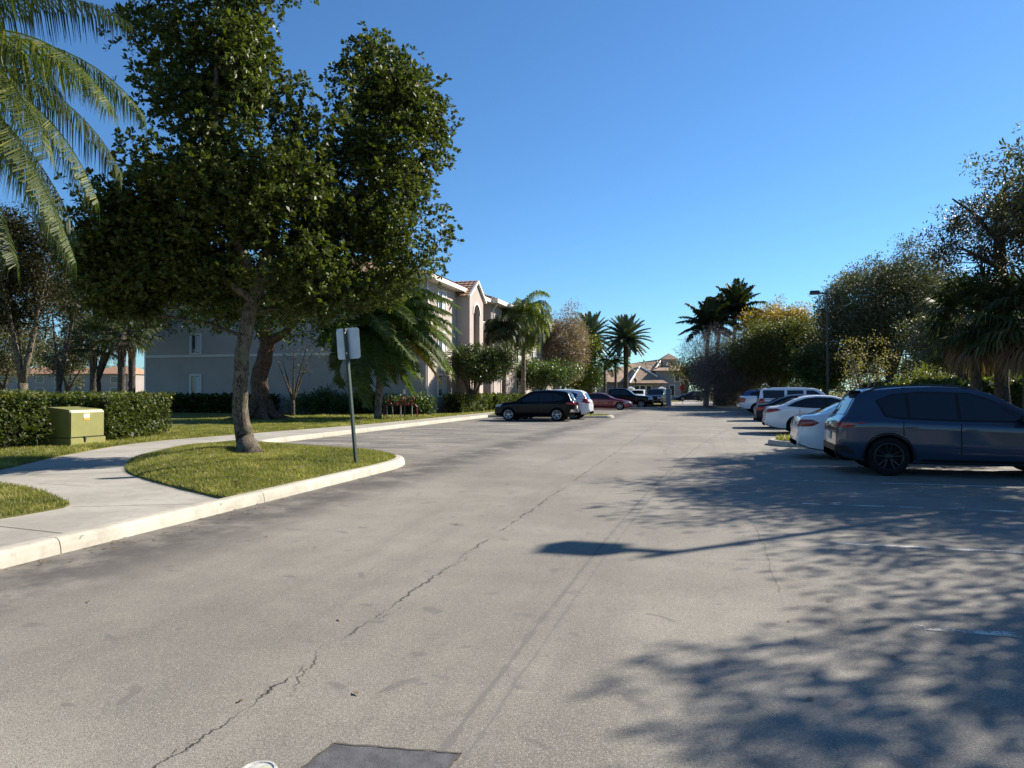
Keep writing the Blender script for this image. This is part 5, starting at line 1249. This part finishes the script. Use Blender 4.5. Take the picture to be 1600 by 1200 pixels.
            if mirror:
                x, z = mirror; p = s.surf(v, x, z); sg_ = 1 if v == 'L' else -1
                mb = MB(); mb.box((p.x, p.y + sg_ * .13, p.z + .06), (.13, .22, .15), taper=.8); mb.box((p.x, p.y + sg_ * .03, p.z - .01), (.06, .1, .05)); mb.build('mirror', M['carblack'] if clad == 'bm' else s.color, s.root, bevel=.03, smooth=True)
            for t in tail:   # (side polygon, rear polygon)
                sg_ = 1 if v == 'L' else -1
                pol = [(v, t[0])]
                if t[1]: pol.append(('B', [(y * sg_, z) for y, z in t[1]]))
                s.patch('taillight', pol, M['tail'], .012, step=.05)
            for t in head:
                sg_ = 1 if v == 'L' else -1
                pol = [(v, t[0])]
                if t[1]: pol.append(('F', [(y * sg_, z) for y, z in t[1]]))
                s.patch('headlight', pol, M['head'], .012, step=.05)
        if ws: s.patch('windshield', [('T', ws)], M['carglass'], .008)
        if rg_: s.patch('rear_window', [(rear_view, rg_)], M['carglass'], .008)
        if plate:
            zc_ = plate if not isinstance(plate, bool) else .75
            loc, nor, i, d = s.bvh.ray_cast(Vector((-5, 0, zc_)), Vector((1, 0, 0)))
            mb = MB(); mb.box((loc.x - .012, 0, zc_), (.012, .31, .155)); mb.build('licence_plate', M['plate'], s.root)
        if grille: s.patch('grille', [('F', grille)], M['carblack'], .01)
        if rails:
            for sg_ in (-1, 1):
                pts = []
                for i in range(9):
                    x = rails[0] + (rails[1] - rails[0]) * i / 8; loc, nor, _, _ = s.bvh.ray_cast(Vector((s.L / 2 - x, sg_ * (s.W / 2 * .955 - .36 * (interp(s.sp['top'], x) - interp(s.sp['belt'], x)) - .05), 4)), Vector((0, 0, -1)))
                    if loc: pts.append(loc + Vector((0, 0, .035 if 0 < i < 8 else .0)))
                mb = MB(); mb.tube(pts, .018, 6); mb.build('roof_rail', M['black_metal'], s.root)
SUV = dict(L=4.7, W=1.84, wr=.365, wx=(.92, 3.80), rimf=.70, spokes=5,
    top=[(0, .60), (.02, .74), (.07, .88), (.16, .95), (.6, 1.02), (1.15, 1.09), (1.3, 1.14), (2.05, 1.585), (2.35, 1.665), (2.9, 1.70), (3.6, 1.685), (4.05, 1.64), (4.24, 1.60), (4.31, 1.53), (4.52, 1.14), (4.64, 1.05), (4.68, .95), (4.69, .6), (4.7, .5)],
    belt=[(0, .78), (.3, .86), (1.2, .97), (2.5, 1.01), (3.9, 1.06), (4.7, 1.05)], low=[(0, .34), (.12, .25), (.5, .22), (4.1, .23), (4.5, .30), (4.7, .40)])
def suv_finish(c, **k):
    side = [(1.42, 1.03), (1.62, 1.17), (2.1, 1.46), (2.42, 1.565), (3.2, 1.59), (3.7, 1.545), (4.00, 1.42), (3.86, 1.12), (3.6, 1.075), (2.5, 1.035)]
    c.finish(side, (2.62, 3.46), [(1.34, .66), (1.34, -.66), (2.12, -.54), (2.12, .54)], [(-.60, 1.14), (.60, 1.14), (.50, 1.47), (-.50, 1.47)],
             k.pop('tail', [([(4.28, .96), (4.30, 1.01), (4.62, 1.03), (4.66, .98), (4.64, .90), (4.45, .91)], [(.45, .93), (.45, 1.0), (.80, 1.02), (.84, .92)])]), [([(.10, .78), (.12, .88), (.55, .93), (.35, .80)], [(.45, .74), (.45, .84), (.82, .86), (.82, .76)])],
             handles=((2.42, .88), (3.42, .92)), mirror=(1.62, 1.02), seams=(1.45, 2.60, 3.55), rear_view='B', grille=[(-.4, .5), (.4, .5), (.42, .78), (-.42, .78)], **k)
SEDAN = dict(L=4.82, W=1.83, wr=.325, wx=(.93, 3.72), rimf=.70, spokes=5,
    top=[(0, .52), (.02, .62), (.08, .70), (.25, .76), (.8, .88), (1.25, .95), (1.4, .99), (2.15, 1.36), (2.5, 1.44), (3.0, 1.455), (3.4, 1.42), (3.8, 1.30), (4.25, 1.08), (4.4, 1.035), (4.66, 1.03), (4.72, 1.0), (4.78, .80), (4.80, .6), (4.82, .5)],
    belt=[(0, .64), (.3, .70), (1.3, .90), (2.6, .93), (3.9, 1.0), (4.8, .92)], low=[(0, .30), (.12, .21), (.5, .18), (4.2, .19), (4.55, .24), (4.82, .34)])
def sedan_finish(c, **k):
    side = [(1.55, .93), (1.75, 1.07), (2.2, 1.28), (2.5, 1.355), (3.0, 1.375), (3.4, 1.33), (3.75, 1.21), (4.08, 1.04), (3.4, .985), (2.5, .955)]
    c.finish(side, (2.72, 3.55), [(1.42, .66), (1.42, -.66), (2.18, -.52), (2.18, .52)], [(3.62, .50), (3.62, -.50), (4.26, -.62), (4.26, .62)],
             k.pop('tail', [([(4.34, .86), (4.50, .93), (4.70, .92), (4.76, .84), (4.70, .76), (4.5, .78)], [(.50, .80), (.50, .88), (.82, .93), (.86, .82), (.80, .76)])]), [([(.15, .60), (.2, .68), (.62, .76), (.4, .62)], [(.45, .57), (.45, .66), (.80, .69), (.80, .60)])],
             handles=((2.6, .83), (3.5, .87)), mirror=(1.72, .95), seams=(1.55, 2.70, 3.62), grille=[(-.38, .36), (.38, .36), (.4, .6), (-.4, .6)], **k)
BIG = dict(L=5.25, W=2.0, wr=.39, wx=(1.0, 3.96), rimf=.62, spokes=6, split=False, tumb=.24,
    top=[(0, .72), (.02, .95), (.10, 1.05), (.5, 1.12), (1.45, 1.17), (1.6, 1.21), (2.15, 1.66), (2.4, 1.76), (3.2, 1.79), (4.8, 1.77), (5.02, 1.72), (5.12, 1.6), (5.2, 1.15), (5.23, .8), (5.25, .6)],
    belt=[(0, .95), (1.5, 1.1), (5.25, 1.14)], low=[(0, .42), (.3, .33), (4.9, .35), (5.25, .5)])
def big_finish(c, **k):
    side = [(1.75, 1.17), (2.28, 1.58), (2.45, 1.66), (5.0, 1.66), (5.04, 1.60), (5.06, 1.19)]
    c.finish(side, (2.9, 3.85), [(1.64, .72), (1.64, -.72), (2.2, -.66), (2.2, .66)], [(-.68, 1.2), (.68, 1.2), (.62, 1.6), (-.62, 1.6)],
             [([(5.10, .85), (5.10, 1.2), (5.2, 1.2), (5.2, .85)], [(.82, .85), (.82, 1.2), (.97, 1.2), (.97, .85)])], [([(.03, .78), (.03, .98), (.25, 1.0), (.22, .8)], [(.55, .78), (.55, .98), (.95, .98), (.95, .78)])],
             handles=((2.75, 1.0), (3.7, 1.02)), mirror=(1.95, 1.18), seams=(1.75, 2.88, 3.8), rear_view='B', rails=(2.6, 4.8), grille=[(-.5, .62), (.5, .62), (.5, .98), (-.5, .98)], pillar_mat=False, pg=.07, **k)
PICK = dict(L=5.7, W=2.0, wr=.39, wx=(1.0, 4.55), rimf=.62, spokes=6, split=False, tumb=.28,
    top=[(0, .72), (.02, .98), (.10, 1.08), (.5, 1.15), (1.45, 1.20), (1.6, 1.25), (2.2, 1.72), (2.45, 1.83), (3.2, 1.85), (3.85, 1.80), (3.95, 1.74), (4.02, 1.30), (4.06, 1.27), (5.62, 1.29), (5.66, 1.27), (5.68, .8), (5.7, .6)],
    belt=[(0, .98), (1.5, 1.14), (5.7, 1.2)], low=[(0, .45), (.3, .36), (5.3, .38), (5.7, .52)])
def pick_finish(c, **k):
    side = [(1.78, 1.21), (2.3, 1.62), (2.5, 1.72), (3.78, 1.71), (3.84, 1.22)]
    c.finish(side, (2.95,), [(1.66, .72), (1.66, -.72), (2.26, -.64), (2.26, .64)], [(-.55, 1.38), (.55, 1.38), (.5, 1.68), (-.5, 1.68)],
             [([(5.50, .82), (5.50, 1.16), (5.66, 1.16), (5.66, .82)], [(.80, .82), (.80, 1.16), (.96, 1.16), (.96, .82)])], [([(.03, .80), (.03, 1.02), (.28, 1.04), (.22, .82)], [(.55, .80), (.55, 1.0), (.95, 1.0), (.95, .80)])],
             handles=((2.8, 1.04), (3.65, 1.06)), mirror=(1.98, 1.22), seams=(1.75, 2.93, 3.9), rear_view='B', grille=[(-.5, .62), (.5, .62), (.5, 1.02), (-.5, 1.02)], **k)
    c.patch('truck_bed', [('T', [(4.12, -.78), (4.12, .78), (5.58, .80), (5.58, -.80)])], M['well'], .006, step=.3)
def chrome_bumper(c, rear=True):
    mb = MB(); x = -c.L / 2 if rear else c.L / 2; mb.box((x + (-.04 if rear else .03), 0, .62), (.16, c.W * .94, .2)); mb.build('bumper', M['chrome'], c.root, bevel=.03)
# ---- right row: noses to the right (heading -> local +X = world +X)
def right(spec, rearX, cy): return (rearX + spec['L'] / 2, cy, 0)
blue = paint('paint_blue', (.021, .040, .074), .35, .28)
c = Car('parked_car', SUV, blue, 'steel blue crossover with black wheels parked nearest at the right edge', right(SUV, 2.45, 15.63), 0, 'car', 'cars in the right parking row', rim='alloy_black')
suv_finish(c, rails=(2.3, 4.2), clad='bm', plate=.72, tail=[([(4.20, .985), (4.22, 1.01), (4.30, 1.012), (4.34, .99), (4.30, .975)], None), ([(4.38, .93), (4.36, 1.0), (4.62, 1.01), (4.655, .96), (4.63, .90), (4.5, .91)], [(.30, .93), (.30, .98), (.80, 1.0), (.84, .90)])])
c.patch('bumper_trim', [('B', [(-.80, .44), (.80, .44), (.83, .56), (-.83, .56)]), ('R', [(4.4, .40), (4.68, .45), (4.66, .58), (4.45, .52)])], M['carblack'], .008)
c.patch('sill_trim', [('R', [(1.35, .245), (3.25, .245), (3.25, .33), (1.35, .33)]), ('L', [(1.35, .245), (3.25, .245), (3.25, .33), (1.35, .33)])], M['carblack'], .006)
c.patch('roof_panel', [('T', [(2.25, -.50), (2.25, .50), (3.0, .52), (3.0, -.52)])], M['carglass'], .006)
mb = MB(); mb.box((-c.L / 2 + .36, 0, 1.60), (.26, 1.12, .03)); mb.build('spoiler', M['carblack'], c.root, bevel=.01)
for sg_ in (-1, 1):
    pts = []; wxi = 3.80; mb = MB()
    for i in range(17):
        t = math.pi * (i / 16) * 1.06 - .09; rr_ = c.wr + .075; x = c.L / 2 - wxi + rr_ * math.cos(t); z = c.wr + rr_ * math.sin(t)
        p = c.surf('L' if sg_ > 0 else 'R', c.L / 2 - x, z); pts.append((x, p.y + sg_ * .004, z))
    mb.tube(pts, .018, 5); mb.build('arch_trim', M['carblack'], c.root, smooth=True)
white = paint('paint_white', (.74, .75, .77), 0, .3)
c = Car('parked_car', SEDAN, white, 'white sedan with teardrop red lights just behind the steel blue crossover', right(SEDAN, 2.12, 18.75), 0, 'car', 'cars in the right parking row')
sedan_finish(c, plate=.80)
SON = dict(SEDAN); SON['top'] = [(a, b - (.01 if a > 4.3 else 0)) for a, b in SEDAN['top']]
c = Car('parked_car', SON, white, 'white sedan with slanting coupe-like roof behind the small kerbed island', right(SON, 2.2, 28.9), 0, 'car', 'cars in the right parking row')
sedan_finish(c, tail=[([(4.25, .90), (4.42, .95), (4.72, .93), (4.77, .85), (4.66, .80), (4.5, .83)], [(.45, .84), (.45, .90), (.82, .94), (.86, .84), (.80, .79)])])
dark = paint('paint_navy', (.006, .009, .022), .1, .3)
c = Car('parked_car', SEDAN, dark, 'dark navy sedan between the white sedan and the big white wagon', right(SEDAN, 2.15, 33.2), 0, 'car', 'cars in the right parking row'); sedan_finish(c, handles_=None) if False else sedan_finish(c)
c = Car('parked_suv', BIG, white, 'large boxy white sport utility wagon with dark windows and roof rails', right(BIG, 2.8, 41.2), 0, 'car', 'cars in the right parking row'); big_finish(c)
c = Car('parked_pickup', PICK, white, 'white pickup with chrome rear bumper beyond the big white wagon', right(PICK, 2.3, 51.4), 0, 'pickup', 'cars in the right parking row'); pick_finish(c); chrome_bumper(c)
bl2 = paint('paint_blue_bright', (.03, .06, .16), .3, .3)
c = Car('parked_car', SUV, bl2, 'dark blue car just beyond the white pickup bed', right(SUV, 2.6, 56.5), 0, 'car', 'cars in the right parking row'); suv_finish(c)
# ---- left row
black = paint('paint_black', (.004, .004, .006), .0, .25)
HRV = dict(SUV); HRV['L'] = 4.4
sc = 4.4 / 4.7
HRV['top'] = [(a * sc, b * .975) for a, b in SUV['top']]; HRV['belt'] = [(a * sc, b * .98) for a, b in SUV['belt']]; HRV['low'] = [(a * sc, b) for a, b in SUV['low']]; HRV['wx'] = (.82, 3.46); HRV['wr'] = .345
def hrv_finish(c, **k):
    f = lambda p: [(a * sc, b * .975) for a, b in p]
    side = f([(1.42, 1.03), (1.62, 1.16), (2.1, 1.42), (2.42, 1.52), (3.2, 1.545), (3.75, 1.48), (4.14, 1.30), (3.98, 1.12), (3.6, 1.075), (2.5, 1.035)])
    c.finish(side, (2.46, 3.25), [(1.26, .66), (1.26, -.66), (1.98, -.54), (1.98, .54)], [(-.58, 1.12), (.58, 1.12), (.5, 1.42), (-.5, 1.42)],
             k.pop('tail', [([(3.95, .94), (4.0, 1.02), (4.3, 1.02), (4.36, .92), (4.2, .86)], [(.40, .90), (.40, 1.0), (.80, 1.02), (.84, .90)])]), [([(.10, .76), (.12, .86), (.5, .90), (.35, .78)], [(.45, .72), (.45, .82), (.82, .84), (.82, .74)])],
             handles=((2.28, .88), (3.2, .92)), mirror=(1.52, 1.0), seams=(1.35, 2.45, 3.3), rear_view='B', grille=[(-.4, .5), (.4, .5), (.42, .76), (-.42, .76)], **k)
c = Car('parked_car', HRV, black, 'glossy black crossover with silver wheels parked nose-in at the left kerb', (-8.75, 37.6, 0), math.pi, 'car', 'cars in the left parking row'); hrv_finish(c)
c.patch('rear_bumper_trim', [('B', [(-.8, .5), (.8, .5), (.8, .66), (-.8, .66)]), ('L', [(4.15, .48), (4.38, .5), (4.38, .66), (4.2, .62)])], M['chrome'], .008)
CRV = dict(SUV)
c = Car('parked_car', CRV, white, 'white crossover with tall red lights just beyond the black crossover', (-8.55, 40.6 - .15, 0), math.pi, 'car', 'cars in the left parking row')
suv_finish(c, tail=[([(4.22, .98), (4.38, 1.12), (4.44, 1.42), (4.52, 1.2), (4.62, 1.0), (4.60, .92)], [(.48, .92), (.66, 1.0), (.66, 1.40), (.80, 1.38), (.86, .92)])])
maroon = paint('paint_maroon', (.20, .018, .030), .3, .3)
c = Car('parked_car', SEDAN, maroon, 'maroon sedan facing the road in the left row beyond the white crossover', (-8.35, 61.0, 0), 0, 'car', 'cars in the left parking row'); sedan_finish(c)
c = Car('parked_pickup', PICK, black, 'black pickup facing the road beyond the maroon sedan', (-7.4, 66.6, 0), 0, 'pickup', 'cars in the left parking row'); pick_finish(c)
navy2 = paint('paint_slate', (.012, .018, .035), .2, .3)
c = Car('pickup_truck', PICK, navy2, 'dark slate pickup with bright lamps facing the camera near the exit', (*W(1027, 75)[:2], 0), -math.pi / 2 - .12, 'pickup'); pick_finish(c)
mb = MB(); mb.box((c.L / 2 + .03, 0, .66), (.14, 1.86, .16)); mb.build('bumper', M['chrome'], c.root, bevel=.02)
c = Car('parked_car', BIG, white, 'pale silver white vehicle half hidden between the two dark pickups', (*W(997, 88)[:2], 0), -math.pi * .5, 'car'); big_finish(c)
c = Car('parked_car', SEDAN, navy2, 'distant dark blue car parked beyond the red octagonal sign', (*W(1080, 106)[:2], .1), math.pi + TH, 'car'); sedan_finish(c)

# ---------------------------------------------------------------- far tree belts close the horizon
def belt(name, spec, leaf, label, seed, size=.9, dens=1.0):
    C = []; rg = random.Random(seed)
    for px0, px1, D, h in spec:
        a, b_ = W(px0, D, 0), W(px1, D, 0); n = int((b_ - a).length * dens)
        for i in range(n):
            p = a.lerp(b_, rg.random()); hh = h * (.75 + .4 * noise.noise(Vector((p.x * .07, p.y * .07, seed))) + .15 * noise.noise(Vector((p.x * .3, p.y * .3, seed))))
            C.append((p.x + rg.uniform(-4, 4), p.y + rg.uniform(-4, 4), hh * (1 - rg.random() ** 1.6 * .95)))
    V, t = leafcloud(np.array(C), 1.5, 34, size, seed); o = quads_obj(name, V, 4, M[leaf], tint=t); tag(o, label, 'woodland', kind='stuff')
belt('far_wood', [(-300, 420, 230, 12), (760, 1010, 165, 8), (1040, 1500, 130, 8.5), (1400, 2200, 90, 8)], 'leaf_green', 'far-off belt of green trees closing the horizon behind the buildings', 401, size=.55, dens=6)
belt('far_wood', [(1130, 1330, 90, 6), (1300, 1900, 62, 5.5)], 'leaf_oak', 'dark undergrowth behind the right hand trees and hedge', 402, size=.32, dens=14)
